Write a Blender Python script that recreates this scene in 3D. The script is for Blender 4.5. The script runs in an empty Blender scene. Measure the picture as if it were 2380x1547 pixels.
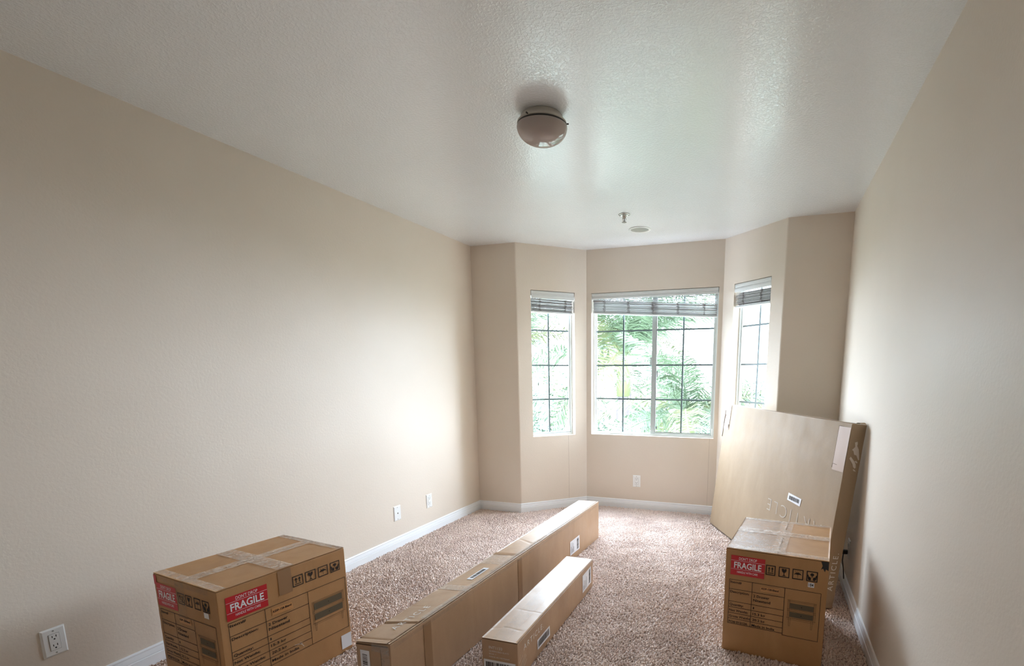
import bpy, bmesh, math, random
import numpy as np
from mathutils import Vector, Matrix

random.seed(7)
rng = np.random.default_rng(7)
S = bpy.context.scene
C = S.collection
IW, IH = 2380.0, 1547.0

# ------------------------------------------------------------------ camera
cam_d = bpy.data.cameras.new('camera')
cam = bpy.data.objects.new('camera', cam_d)
C.objects.link(cam)
S.camera = cam
YAW, PITCH, ROLL = 0.33064, -0.17260, -0.00136
FPX, PPX, PPY = 1203.59, 1369.27, 1073.42
CAM = Vector((2.6868, 0.0, 1.3532))
_f = Vector((-math.sin(YAW)*math.cos(PITCH), math.cos(YAW)*math.cos(PITCH), math.sin(PITCH)))
_r = Vector((math.cos(YAW), math.sin(YAW), 0))
_u = _r.cross(_f)
_r2 = _r*math.cos(ROLL)+_u*math.sin(ROLL)
_u2 = -_r*math.sin(ROLL)+_u*math.cos(ROLL)
m = Matrix((_r2, _u2, -_f)).transposed().to_4x4()
m.translation = CAM
cam.matrix_world = m
cam_d.sensor_fit = 'HORIZONTAL'
cam_d.sensor_width = 36.0
cam_d.lens = FPX/IW*36.0
cam_d.shift_x = (IW/2-PPX)/IW
cam_d.shift_y = (PPY-IH/2)/IW
cam_d.clip_start = 0.02
cam_d.clip_end = 400

# ------------------------------------------------------------------ light
SKY = 34.0
w = bpy.data.worlds.new('overcast_sky')
S.world = w
w.use_nodes = True
nt = w.node_tree
bg = nt.nodes['Background']
tc = nt.nodes.new('ShaderNodeTexCoord')
sx = nt.nodes.new('ShaderNodeSeparateXYZ')
cr = nt.nodes.new('ShaderNodeValToRGB')
nt.links.new(tc.outputs['Generated'], sx.inputs[0])
nt.links.new(sx.outputs['Z'], cr.inputs[0])
nt.links.new(cr.outputs[0], bg.inputs[0])
cr.color_ramp.elements[0].position = 0.0
cr.color_ramp.elements[0].color = (0.86, 0.96, 1.11, 1)
cr.color_ramp.elements[1].position = 1.0
cr.color_ramp.elements[1].color = (0.79, 0.93, 1.14, 1)
bg.inputs[1].default_value = SKY

S.view_settings.view_transform = 'Standard'
S.view_settings.look = 'None'
S.view_settings.gamma = 1.0
S.view_settings.use_curve_mapping = False
S.view_settings.exposure = 0.31
S.cycles.max_bounces = 14
S.cycles.diffuse_bounces = 10
S.cycles.glossy_bounces = 4
S.cycles.transparent_max_bounces = 16
S.cycles.use_denoising = True
S.cycles.sample_clamp_indirect = 12.0
S.cycles.sample_clamp_direct = 5.0

# room numbers (metres): left wall x=0, camera at y=0 looking along +y
H = 2.5
W, L, D = 3.2131, 4.4391, 0.5007
X1, X2, X3, X4 = 0.4606, 0.9654, 2.2610, 2.7595
YR = -0.85
BH = 0.0843

# window openings: (name, origin xy, direction, u0, u1)
def unit(v):
    v = Vector(v); return v.normalized()
BL_O, BL_A = Vector((X1, L, 0)), unit((X2-X1, D, 0))
CC_O, CC_A = Vector((X2, L+D, 0)), Vector((1, 0, 0))
BR_O, BR_A = Vector((X3, L+D, 0)), unit((X4-X3, -D, 0))
WZ0, WZ1 = 0.733, 2.100
WINS = [('left', BL_O, BL_A, 0.139, 0.585), ('center', CC_O, CC_A, 0.050, 1.258), ('right', BR_O, BR_A, 0.140, 0.570)]

for nm, o, a, u0, u1 in WINS:                     # daylight sampling portals in the window openings
    ld = bpy.data.lights.new('daylight_portal', 'AREA')
    ld.shape = 'RECTANGLE'; ld.size = u1-u0; ld.size_y = WZ1-WZ0
    ld.cycles.is_portal = True
    lo = bpy.data.objects.new('daylight_portal', ld); C.objects.link(lo)
    nrm = Vector((-a.y, a.x, 0))                  # points outdoors
    pos = o + a*((u0+u1)/2) + nrm*0.13 + Vector((0, 0, (WZ0+WZ1)/2))
    mm = Matrix((a, Vector((0, 0, 1)), a.cross(Vector((0, 0, 1))))).transposed()
    # area lights shine along local -Z; aim it into the room
    if (mm @ Vector((0, 0, -1))).dot(nrm) > 0:
        mm = Matrix((-a, Vector((0, 0, 1)), (-a).cross(Vector((0, 0, 1))))).transposed()
    mm = mm.to_4x4(); mm.translation = pos
    lo.matrix_world = mm

# ------------------------------------------------------------------ materials
def new_mat(name):
    mt = bpy.data.materials.new(name); mt.use_nodes = True
    return mt, mt.node_tree, mt.node_tree.nodes['Principled BSDF']

def lk(t, a, b): t.links.new(a, b)

def simple(name, col, rough=0.5, spec=0.5, metal=0.0, alpha=1.0):
    mt, t, p = new_mat(name)
    p.inputs['Base Color'].default_value = (*col, 1)
    p.inputs['Roughness'].default_value = rough
    p.inputs['Specular IOR Level'].default_value = spec
    p.inputs['Metallic'].default_value = metal
    p.inputs['Alpha'].default_value = alpha
    return mt

def noise(t, scale, detail=3, rough=0.5, dist=0.0, vec=None):
    n = t.nodes.new('ShaderNodeTexNoise')
    n.inputs['Scale'].default_value = scale; n.inputs['Detail'].default_value = detail
    n.inputs['Roughness'].default_value = rough; n.inputs['Distortion'].default_value = dist
    if vec is not None: lk(t, vec, n.inputs['Vector'])
    return n

def ramp(t, src, c0, c1, p0=0.0, p1=1.0):
    r = t.nodes.new('ShaderNodeValToRGB')
    r.color_ramp.elements[0].position = p0; r.color_ramp.elements[0].color = (*c0, 1)
    r.color_ramp.elements[1].position = p1; r.color_ramp.elements[1].color = (*c1, 1)
    lk(t, src, r.inputs[0]); return r

def painted(name, c0, c1, rough, bump_scale, bump_dist, spec=0.5, strength=1.0, knock=False, r2=None):
    mt, t, p = new_mat(name)
    tcn = t.nodes.new('ShaderNodeTexCoord'); v = tcn.outputs['Object']
    big = noise(t, 1.3, 3, 0.55, 0.3, v)
    lk(t, ramp(t, big.outputs[0], c0, c1, 0.3, 0.7).outputs[0], p.inputs['Base Color'])
    fine = noise(t, bump_scale, 3, 0.55, 0.25, v)
    src = fine.outputs[0]
    if knock:
        r = t.nodes.new('ShaderNodeValToRGB'); r.color_ramp.elements[0].position = 0.46; r.color_ramp.elements[1].position = 0.60
        lk(t, src, r.inputs[0]); src = r.outputs[0]
    b = t.nodes.new('ShaderNodeBump'); b.inputs['Distance'].default_value = bump_dist; b.inputs['Strength'].default_value = strength
    lk(t, src, b.inputs['Height']); lk(t, b.outputs[0], p.inputs['Normal'])
    rr = noise(t, 2.2, 2, 0.5, 0.2, v)
    mr = t.nodes.new('ShaderNodeMapRange'); mr.inputs['From Min'].default_value = 0.3; mr.inputs['From Max'].default_value = 0.7
    mr.inputs['To Min'].default_value = rough; mr.inputs['To Max'].default_value = (r2 or rough+0.06)
    lk(t, rr.outputs[0], mr.inputs['Value']); lk(t, mr.outputs[0], p.inputs['Roughness'])
    p.inputs['Specular IOR Level'].default_value = spec
    return mt

M = {}
M['wall'] = painted('beige_wall_paint', (0.685, 0.605, 0.515), (0.710, 0.630, 0.540), 0.48, 75, 0.00065, 0.36)
M['ceiling'] = painted('white_textured_ceiling_paint', (0.815, 0.850, 0.885), (0.830, 0.865, 0.900), 0.20, 88, 0.00048, 1.0, knock=True)
M['trim'] = simple('white_gloss_trim', (0.80, 0.82, 0.84), 0.28, 0.5)
M['plastic'] = simple('white_plastic', (0.80, 0.81, 0.80), 0.3)
M['slot'] = simple('dark_slot', (0.02, 0.02, 0.02), 0.6)
M['joint'] = simple('wall_joint_line', (0.40, 0.33, 0.27), 0.7)  # hairline seam, a little darker than the wall paint
M['vinyl'] = simple('white_vinyl_frame', (0.62, 0.66, 0.66), 0.35)
M['alu'] = simple('grey_sash_frame', (0.42, 0.46, 0.45), 0.4)
M['muntin'] = simple('grey_muntin', (0.13, 0.18, 0.19), 0.5)
M['slat'] = painted('blind_slat_vinyl', (0.46, 0.45, 0.45), (0.52, 0.51, 0.50), 0.45, 40, 0.0001)
M['valance'] = simple('white_valance', (0.64, 0.66, 0.65), 0.35)
M['cord'] = simple('off_white_cord', (0.62, 0.60, 0.56), 0.8)
M['tangle'] = simple('brown_ladder_string', (0.13, 0.095, 0.085), 0.9)  # dark brown for the tangled strings
M['tassel'] = simple('dark_tassel', (0.06, 0.05, 0.05), 0.5)
M['chrome'] = simple('chrome_metal', (0.55, 0.55, 0.52), 0.25, 0.5, 1.0)
M['bronze'] = simple('dark_band', (0.05, 0.045, 0.04), 0.5)
M['grille'] = simple('speaker_grille', (0.30, 0.30, 0.27), 0.6)
M['canopy'] = simple('off_white_canopy', (0.55, 0.52, 0.46), 0.35)

cp = M['ceiling'].node_tree.nodes['Principled BSDF']
cp.inputs['Coat Weight'].default_value = 0.6; cp.inputs['Coat Roughness'].default_value = 0.18
for l_ in cp.inputs['Normal'].links: M['ceiling'].node_tree.links.new(l_.from_socket, cp.inputs['Coat Normal'])

# frosted glass dome of the unlit ceiling lamp
mt, t, p = new_mat('frosted_lamp_glass')
p.inputs['Base Color'].default_value = (0.44, 0.38, 0.35, 1)
p.inputs['Roughness'].default_value = 0.04
p.inputs['Specular IOR Level'].default_value = 0.6
M['lampglass'] = mt

# window glass: thin pane, mostly see-through with a surface reflection
mt, t, p = new_mat('window_glass')
t.nodes.remove(p)
out = t.nodes['Material Output']
tr = t.nodes.new('ShaderNodeBsdfTransparent'); tr.inputs[0].default_value = (0.96, 0.985, 0.985, 1)
gl = t.nodes.new('ShaderNodeBsdfGlossy'); gl.inputs['Roughness'].default_value = 0.02
lw = t.nodes.new('ShaderNodeLayerWeight'); lw.inputs['Blend'].default_value = 0.5
pw = t.nodes.new('ShaderNodeMath'); pw.operation = 'POWER'; pw.inputs[1].default_value = 5.0; lk(t, lw.outputs['Facing'], pw.inputs[0])
ml = t.nodes.new('ShaderNodeMath'); ml.operation = 'MULTIPLY_ADD'; ml.inputs[1].default_value = 0.92; ml.inputs[2].default_value = 0.04; lk(t, pw.outputs[0], ml.inputs[0])
mx = t.nodes.new('ShaderNodeMixShader')
lk(t, ml.outputs[0], mx.inputs[0]); lk(t, tr.outputs[0], mx.inputs[1]); lk(t, gl.outputs[0], mx.inputs[2]); lk(t, mx.outputs[0], out.inputs[0])
M['glass'] = mt

def cardboard(name, c0, c1, rough=0.45, spec=0.5, bump=0.0006):
    mt, t, p = new_mat(name)
    tcn = t.nodes.new('ShaderNodeTexCoord'); v = tcn.outputs['Object']
    mp = t.nodes.new('ShaderNodeMapping'); lk(t, v, mp.inputs[0]); mp.inputs['Scale'].default_value = (1, 1, 0.35)
    a = noise(t, 6, 4, 0.6, 0.4, mp.outputs[0])
    r1 = ramp(t, a.outputs[0], c0, c1, 0.32, 0.68)
    f = noise(t, 420, 2, 0.6, 0, v)
    mix = t.nodes.new('ShaderNodeMixRGB'); mix.blend_type = 'MULTIPLY'; mix.inputs[0].default_value = 0.35
    r2 = ramp(t, f.outputs[0], (0.75, 0.74, 0.72), (1, 1, 1), 0.3, 0.6)
    lk(t, r1.outputs[0], mix.inputs[1]); lk(t, r2.outputs[0], mix.inputs[2]); lk(t, mix.outputs[0], p.inputs['Base Color'])
    b = t.nodes.new('ShaderNodeBump'); b.inputs['Distance'].default_value = bump; b.inputs['Strength'].default_value = 0.8
    n2 = noise(t, 28, 4, 0.6, 0.6, v)
    lk(t, n2.outputs[0], b.inputs['Height']); lk(t, b.outputs[0], p.inputs['Normal'])
    rr = noise(t, 9, 3, 0.6, 0.2, v)
    mr = t.nodes.new('ShaderNodeMapRange'); mr.inputs['From Min'].default_value = 0.3; mr.inputs['From Max'].default_value = 0.7
    mr.inputs['To Min'].default_value = rough-0.05; mr.inputs['To Max'].default_value = rough+0.08
    lk(t, rr.outputs[0], mr.inputs['Value']); lk(t, mr.outputs[0], p.inputs['Roughness'])
    p.inputs['Specular IOR Level'].default_value = spec
    return mt
M['kraft'] = cardboard('brown_kraft_cardboard', (0.42, 0.22, 0.088), (0.50, 0.275, 0.12), 0.50, 0.4)
M['kraft2'] = cardboard('tan_kraft_cardboard', (0.42, 0.265, 0.155), (0.50, 0.325, 0.195), 0.40, 0.5)
M['kraft3'] = cardboard('pale_kraft_cardboard', (0.35, 0.255, 0.165), (0.39, 0.288, 0.188), 0.62, 0.25)
M['seam'] = simple('dark_seam', (0.10, 0.06, 0.03), 0.9)  # dark brown for carton gaps and torn edges
M['ink'] = simple('dark_print_ink', (0.030, 0.020, 0.015), 0.6, 0.3)
M['ink_brown'] = simple('brown_print_ink', (0.16, 0.095, 0.045), 0.6, 0.3)
M['ink_drawer'] = simple('print_drawer_shade', (0.13, 0.10, 0.06), 0.6, 0.3)
M['ink_white'] = simple('pale_print_ink', (0.78, 0.76, 0.72), 0.5, 0.4)
M['ink_faint'] = simple('faint_pale_ink', (0.50, 0.44, 0.37), 0.5, 0.35)  # fainter print for the leaning carton's broad face
M['red'] = simple('red_label', (0.54, 0.018, 0.026), 0.38)
M['label'] = simple('white_label', (0.82, 0.83, 0.86), 0.35)
M['orange'] = simple('orange_sticker', (0.55, 0.27, 0.10), 0.4)
M['brown_tape'] = simple('brown_tape', (0.33, 0.19, 0.10), 0.3, 0.5)
M['patch'] = simple('pinkish_tape_patch', (0.47, 0.33, 0.25), 0.5, 0.4)
M['torn'] = simple('torn_paper', (0.62, 0.55, 0.48), 0.7)

def tape_mat(name, col, alpha, rough=0.22):
    mt, t, p = new_mat(name)
    p.inputs['Base Color'].default_value = (*col, 1)
    p.inputs['Roughness'].default_value = rough
    p.inputs['Specular IOR Level'].default_value = 0.6
    tcn = t.nodes.new('ShaderNodeTexCoord'); v = tcn.outputs['Object']
    n1 = noise(t, 38, 3, 0.6, 1.2, v)
    r = t.nodes.new('ShaderNodeMapRange'); r.inputs['From Min'].default_value = 0.35; r.inputs['From Max'].default_value = 0.65
    r.inputs['To Min'].default_value = alpha*0.55; r.inputs['To Max'].default_value = min(1, alpha*1.45)
    lk(t, n1.outputs[0], r.inputs['Value']); lk(t, r.outputs[0], p.inputs['Alpha'])
    b = t.nodes.new('ShaderNodeBump'); b.inputs['Distance'].default_value = 0.002; b.inputs['Strength'].default_value = 0.9
    n2 = noise(t, 60, 3, 0.55, 1.8, v)
    lk(t, n2.outputs[0], b.inputs['Height']); lk(t, b.outputs[0], p.inputs['Normal'])
    return mt
M['tape'] = tape_mat('clear_packing_tape', (0.82, 0.68, 0.56), 0.42)
M['tape_shiny'] = tape_mat('shiny_clear_tape', (0.62, 0.56, 0.50), 0.30, 0.12)
M['tape_faint'] = tape_mat('thin_clear_tape', (0.60, 0.48, 0.36), 0.14, 0.3)

# carpet base and pile
def carpet_mat(name, c0, c1, bumpy):
    mt, t, p = new_mat(name)
    tcn = t.nodes.new('ShaderNodeTexCoord'); v = tcn.outputs['Object']
    a = noise(t, 130 if bumpy else 95, 2, 0.6, 0.4, v)
    r1 = ramp(t, a.outputs[0], c0, c1, 0.36, 0.64)
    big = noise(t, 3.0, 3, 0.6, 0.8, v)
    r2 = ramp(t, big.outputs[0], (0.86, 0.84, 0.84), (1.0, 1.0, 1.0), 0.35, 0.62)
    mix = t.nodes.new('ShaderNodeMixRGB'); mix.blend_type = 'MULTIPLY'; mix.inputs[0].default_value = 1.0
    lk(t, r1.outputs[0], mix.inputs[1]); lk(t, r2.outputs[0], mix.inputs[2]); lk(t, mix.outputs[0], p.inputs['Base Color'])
    p.inputs['Roughness'].default_value = 0.85
    p.inputs['Specular IOR Level'].default_value = 0.12
    p.inputs['Sheen Weight'].default_value = 0.04
    if bumpy:
        b = t.nodes.new('ShaderNodeBump'); b.inputs['Distance'].default_value = 0.006
        lk(t, a.outputs[0], b.inputs['Height']); lk(t, b.outputs[0], p.inputs['Normal'])
    return mt
M['carpet'] = carpet_mat('carpet_backing', (0.34, 0.25, 0.205), (0.44, 0.335, 0.285), True)  # backing darkened: shade of the gaps between tufts is in this colour
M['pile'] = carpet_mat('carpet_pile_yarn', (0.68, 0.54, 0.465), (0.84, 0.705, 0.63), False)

# outdoors
M['leaf'] = simple('palm_leaf_green', (0.050, 0.076, 0.042), 0.5, 0.3)
M['leaf2'] = simple('palm_leaf_yellow', (0.078, 0.088, 0.036), 0.5, 0.3)
M['bush'] = simple('shrub_leaf', (0.054, 0.078, 0.052), 0.6, 0.3)
M['trunk'] = simple('palm_trunk_bark', (0.050, 0.042, 0.042), 0.9, 0.2)
M['shaft'] = simple('palm_crown_shaft', (0.055, 0.072, 0.026), 0.6, 0.2)
M['stucco'] = painted('light_blocker_stucco', (0.50, 0.43, 0.34), (0.55, 0.47, 0.38), 0.9, 60, 0.003, 0.2)  # surface of the added light-blocking slab outside
M['ground'] = simple('outdoor_ground', (0.13, 0.14, 0.11), 0.9, 0.2)

# ------------------------------------------------------------------ object helpers
def tag(o, label=None, cat=None, group=None, kind=None):
    if label: o['label'] = label
    if cat: o['category'] = cat
    if group: o['group'] = group
    if kind: o['kind'] = kind
    return o

def empty(name, mat4, label=None, cat=None, group=None, kind=None):
    o = bpy.data.objects.new(name, None); C.objects.link(o)
    o.empty_display_size = 0.1
    o.matrix_world = mat4
    return tag(o, label, cat, group, kind)

class MB:
    """collects faces, builds one mesh object"""
    def __init__(s): s.v = []; s.f = []
    def add(s, verts, faces):
        b = len(s.v); s.v += [tuple(p) for p in verts]; s.f += [tuple(i+b for i in f) for f in faces]; return s
    def box(s, x0, y0, z0, x1, y1, z1, mat=None):
        vs = [Vector(p) for p in ((x0,y0,z0),(x1,y0,z0),(x1,y1,z0),(x0,y1,z0),(x0,y0,z1),(x1,y0,z1),(x1,y1,z1),(x0,y1,z1))]
        if mat is not None: vs = [mat @ p for p in vs]
        return s.add(vs, [(0,3,2,1),(4,5,6,7),(0,1,5,4),(1,2,6,5),(2,3,7,6),(3,0,4,7)])
    def tube(s, pts, rad, n=8, cap=True):
        pts = [Vector(p) for p in pts]; rings = []
        rads = rad if isinstance(rad, (list, tuple)) else [rad]*len(pts)
        for i, p in enumerate(pts):
            d = (pts[min(i+1, len(pts)-1)]-pts[max(i-1, 0)]).normalized()
            a = d.cross(Vector((0, 0, 1))) if abs(d.z) < 0.9 else d.cross(Vector((1, 0, 0)))
            a.normalize(); b = d.cross(a)
            rings.append([p+(a*math.cos(2*math.pi*k/n)+b*math.sin(2*math.pi*k/n))*rads[i] for k in range(n)])
        vs = [q for r_ in rings for q in r_]; fs = []
        for i in range(len(pts)-1):
            for k in range(n):
                fs.append((i*n+k, i*n+(k+1) % n, (i+1)*n+(k+1) % n, (i+1)*n+k))
        if cap: fs += [tuple(range(n))[::-1], tuple((len(pts)-1)*n+k for k in range(n))]
        return s.add(vs, fs)
    def lathe(s, prof, n=48, c=(0, 0, 0)):
        vs = []; fs = []
        for (r_, z) in prof:
            for k in range(n):
                a = 2*math.pi*k/n; vs.append((c[0]+r_*math.cos(a), c[1]+r_*math.sin(a), c[2]+z))
        for i in range(len(prof)-1):
            for k in range(n):
                fs.append((i*n+k, i*n+(k+1) % n, (i+1)*n+(k+1) % n, (i+1)*n+k))
        return s.add(vs, fs)
    def build(s, name, mat, parent=None, smooth=False, kind=None, bevel=0.0):
        me = bpy.data.meshes.new(name); me.from_pydata(s.v, [], s.f); me.materials.append(mat)
        bm = bmesh.new(); bm.from_mesh(me); bmesh.ops.remove_doubles(bm, verts=bm.verts, dist=1e-6)
        bmesh.ops.recalc_face_normals(bm, faces=bm.faces); bm.to_mesh(me); bm.free()
        if smooth: me.polygons.foreach_set('use_smooth', [True]*len(me.polygons))
        o = bpy.data.objects.new(name, me); C.objects.link(o)
        if parent: o.parent = parent
        if kind: o['kind'] = kind
        if bevel:
            bv = o.modifiers.new('bevel', 'BEVEL'); bv.width = bevel; bv.segments = 2; bv.limit_method = 'ANGLE'
        return o

def frame_mat(o, a, b, n):
    """matrix with local x=a, y=b, z=n at o"""
    mm = Matrix((a, b, n)).transposed().to_4x4(); mm.translation = o; return mm

# ------------------------------------------------------------------ walls
TH = 0.13
Z3 = Vector((0, 0, 1))

def wall_panel(name, o, a, length, hole=None, ext0=0.0, ext1=0.0, th=TH, arc0=None):
    """inner face from o along a; body lies outside (n = left of a)"""
    n = Vector((-a.y, a.x, 0))
    fm = frame_mat(o, a, n, Z3) if a.cross(n).z > 0 else frame_mat(o, a, n, Z3)
    mb = MB()
    us = [-ext0, length+ext1]
    if hole:
        u0, u1, z0, z1 = hole
        mb.box(-ext0, 0, -0.05, u0, th, H+0.05); mb.box(u1, 0, -0.05, length+ext1, th, H+0.05)
        mb.box(u0, 0, -0.05, u1, th, z0); mb.box(u0, 0, z1, u1, th, H+0.05)
    else:
        mb.box(-ext0, 0, -0.05, length+ext1, th, H+0.05)
    ob = mb.build(name, M['wall'])
    ob.matrix_world = fm
    ob['kind'] = 'structure'
    return ob

T8 = math.tan(math.radians(22.5))
R = 0.022  # bullnose radius at the two outside corners
c_arc = R*T8
wall_left = wall_panel('wall_left', Vector((0, YR, 0)), Vector((0, 1, 0)), L-YR, ext1=TH)
wall_right = wall_panel('wall_right', Vector((W, L, 0)), Vector((0, -1, 0)), L-YR, ext0=TH)
wsl = wall_panel('wall_front_left', Vector((0, L, 0)), Vector((1, 0, 0)), X1-c_arc, ext0=TH, ext1=0)
wsr = wall_panel('wall_front_right', Vector((X4+c_arc, L, 0)), Vector((1, 0, 0)), W-X4-c_arc, ext1=TH)
LB = (Vector((X2, L+D, 0))-BL_O).length
wbl = wall_panel('wall_bay_left', BL_O+BL_A*c_arc, BL_A, LB-c_arc, hole=(0.139-c_arc, 0.585-c_arc, WZ0, WZ1), ext1=TH*T8)
wbc = wall_panel('wall_bay_center', CC_O, CC_A, X3-X2, hole=(0.050, 1.258, WZ0, WZ1), ext0=TH*T8, ext1=TH*T8)
LBR = (Vector((X4, L, 0))-BR_O).length
wbr = wall_panel('wall_bay_right', BR_O, BR_A, LBR-c_arc, hole=(0.140, 0.570, WZ0, WZ1), ext0=TH*T8)
wall_back = wall_panel('wall_back', Vector((W, YR, 0)), Vector((-1, 0, 0)), W, ext0=TH, ext1=TH)

# bullnose corner beads
def bead(name, cx, start_ang, parent):
    mb = MB(); n = 10; vs = []; fs = []
    # centre lies outside the room, above L
    for k in range(n+1):
        a = math.radians(start_ang + 45.0*k/n)
        for z in (-0.05, H+0.05):
            vs.append((cx+R*math.cos(a), L+R+R*math.sin(a), z))
    for z in (-0.05, H+0.05): vs.append((cx, L+R+0.05, z))
    b = 2*(n+1)
    for k in range(n):
        fs.append((2*k, 2*k+2, 2*k+3, 2*k+1))
    mb.add(vs, fs); ob = mb.build(name, M['wall'], None, smooth=True); ob['kind'] = 'structure'; return ob
bead('trim_1', X1-c_arc, 270, None)
bead('trim_2', X4+c_arc, 225, None)

# floor and ceiling slabs following the bay outline
def slab(name, z0, z1, mat):
    e = TH-0.01
    pl = [(-e, YR-e), (W+e, YR-e), (W+e, L+e), (X4+e*T8+0.02, L+e), (X3+e*T8, L+D+e), (X2-e*T8, L+D+e), (X1-e*T8-0.02, L+e), (-e, L+e)]
    n = len(pl)
    mb = MB(); mb.add([(x, y, z0) for x, y in pl]+[(x, y, z1) for x, y in pl],
                      [tuple(range(n))[::-1], tuple(range(n, 2*n))]+[(i, (i+1) % n, (i+1) % n+n, i+n) for i in range(n)])
    ob = mb.build(name, mat); ob['kind'] = 'structure'; return ob
FZ = -0.007
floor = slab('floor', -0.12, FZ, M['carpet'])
ceiling = slab('ceiling', H, H+0.12, M['ceiling'])

# baseboards: stepped profile swept along each wall with mitred ends
PROF = [(0.0, BH), (0.006, BH-0.001), (0.009, BH-0.006), (0.008, BH-0.013), (0.0105, BH-0.024), (0.0125, BH-0.034), (0.0125, BH-0.0355),
        (0.0105, BH-0.0370), (0.0105, BH-0.0385), (0.0145, BH-0.0405), (0.015, -0.006)]
plan = [Vector((0, YR, 0)), Vector((0, L, 0)), Vector((X1, L, 0)), Vector((X2, L+D, 0)), Vector((X3, L+D, 0)), Vector((X4, L, 0)), Vector((W, L, 0)), Vector((W, YR, 0))]
names = ['left', 'front_left', 'bay_left', 'bay_center', 'bay_right', 'front_right', 'right', 'back']
for i in range(8):
    p, q = plan[i], plan[(i+1) % 8]; pp, qq = plan[i-1], plan[(i+2) % 8]
    d = (q-p).normalized(); n = Vector((d.y, -d.x, 0))          # into the room
    def mit(prev, dirn):
        bis = (prev+dirn)
        return bis.normalized()/max(0.2, bis.normalized().dot(dirn))
    dp, dq = (p-pp).normalized(), (qq-q).normalized()
    n0, n1 = Vector((dp.y, -dp.x, 0)), Vector((dq.y, -dq.x, 0))
    m0 = (n+n0).normalized(); m0 /= m0.dot(n)
    m1 = (n+n1).normalized(); m1 /= m1.dot(n)
    k = len(PROF); mb = MB()
    vs = [p+m0*t_+Z3*z for t_, z in PROF]+[q+m1*t_+Z3*z for t_, z in PROF]
    fs = [(j, j+1, k+j+1, k+j) for j in range(k-1)]
    mb.add(vs, fs)
    mb.build('baseboard_'+names[i], M['trim'])['kind'] = 'structure'

# hairline joints in the bay walls below and beside the windows
mb = MB(); mb.box(0.510-c_arc, -0.0006, BH, 0.5116-c_arc, 0.001, WZ0); mb.build('joint', M['joint'], wbl)
mb = MB(); mb.box(1.221, -0.0006, BH, 1.2226, 0.001, WZ0); mb.build('joint', M['joint'], wbc)

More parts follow.
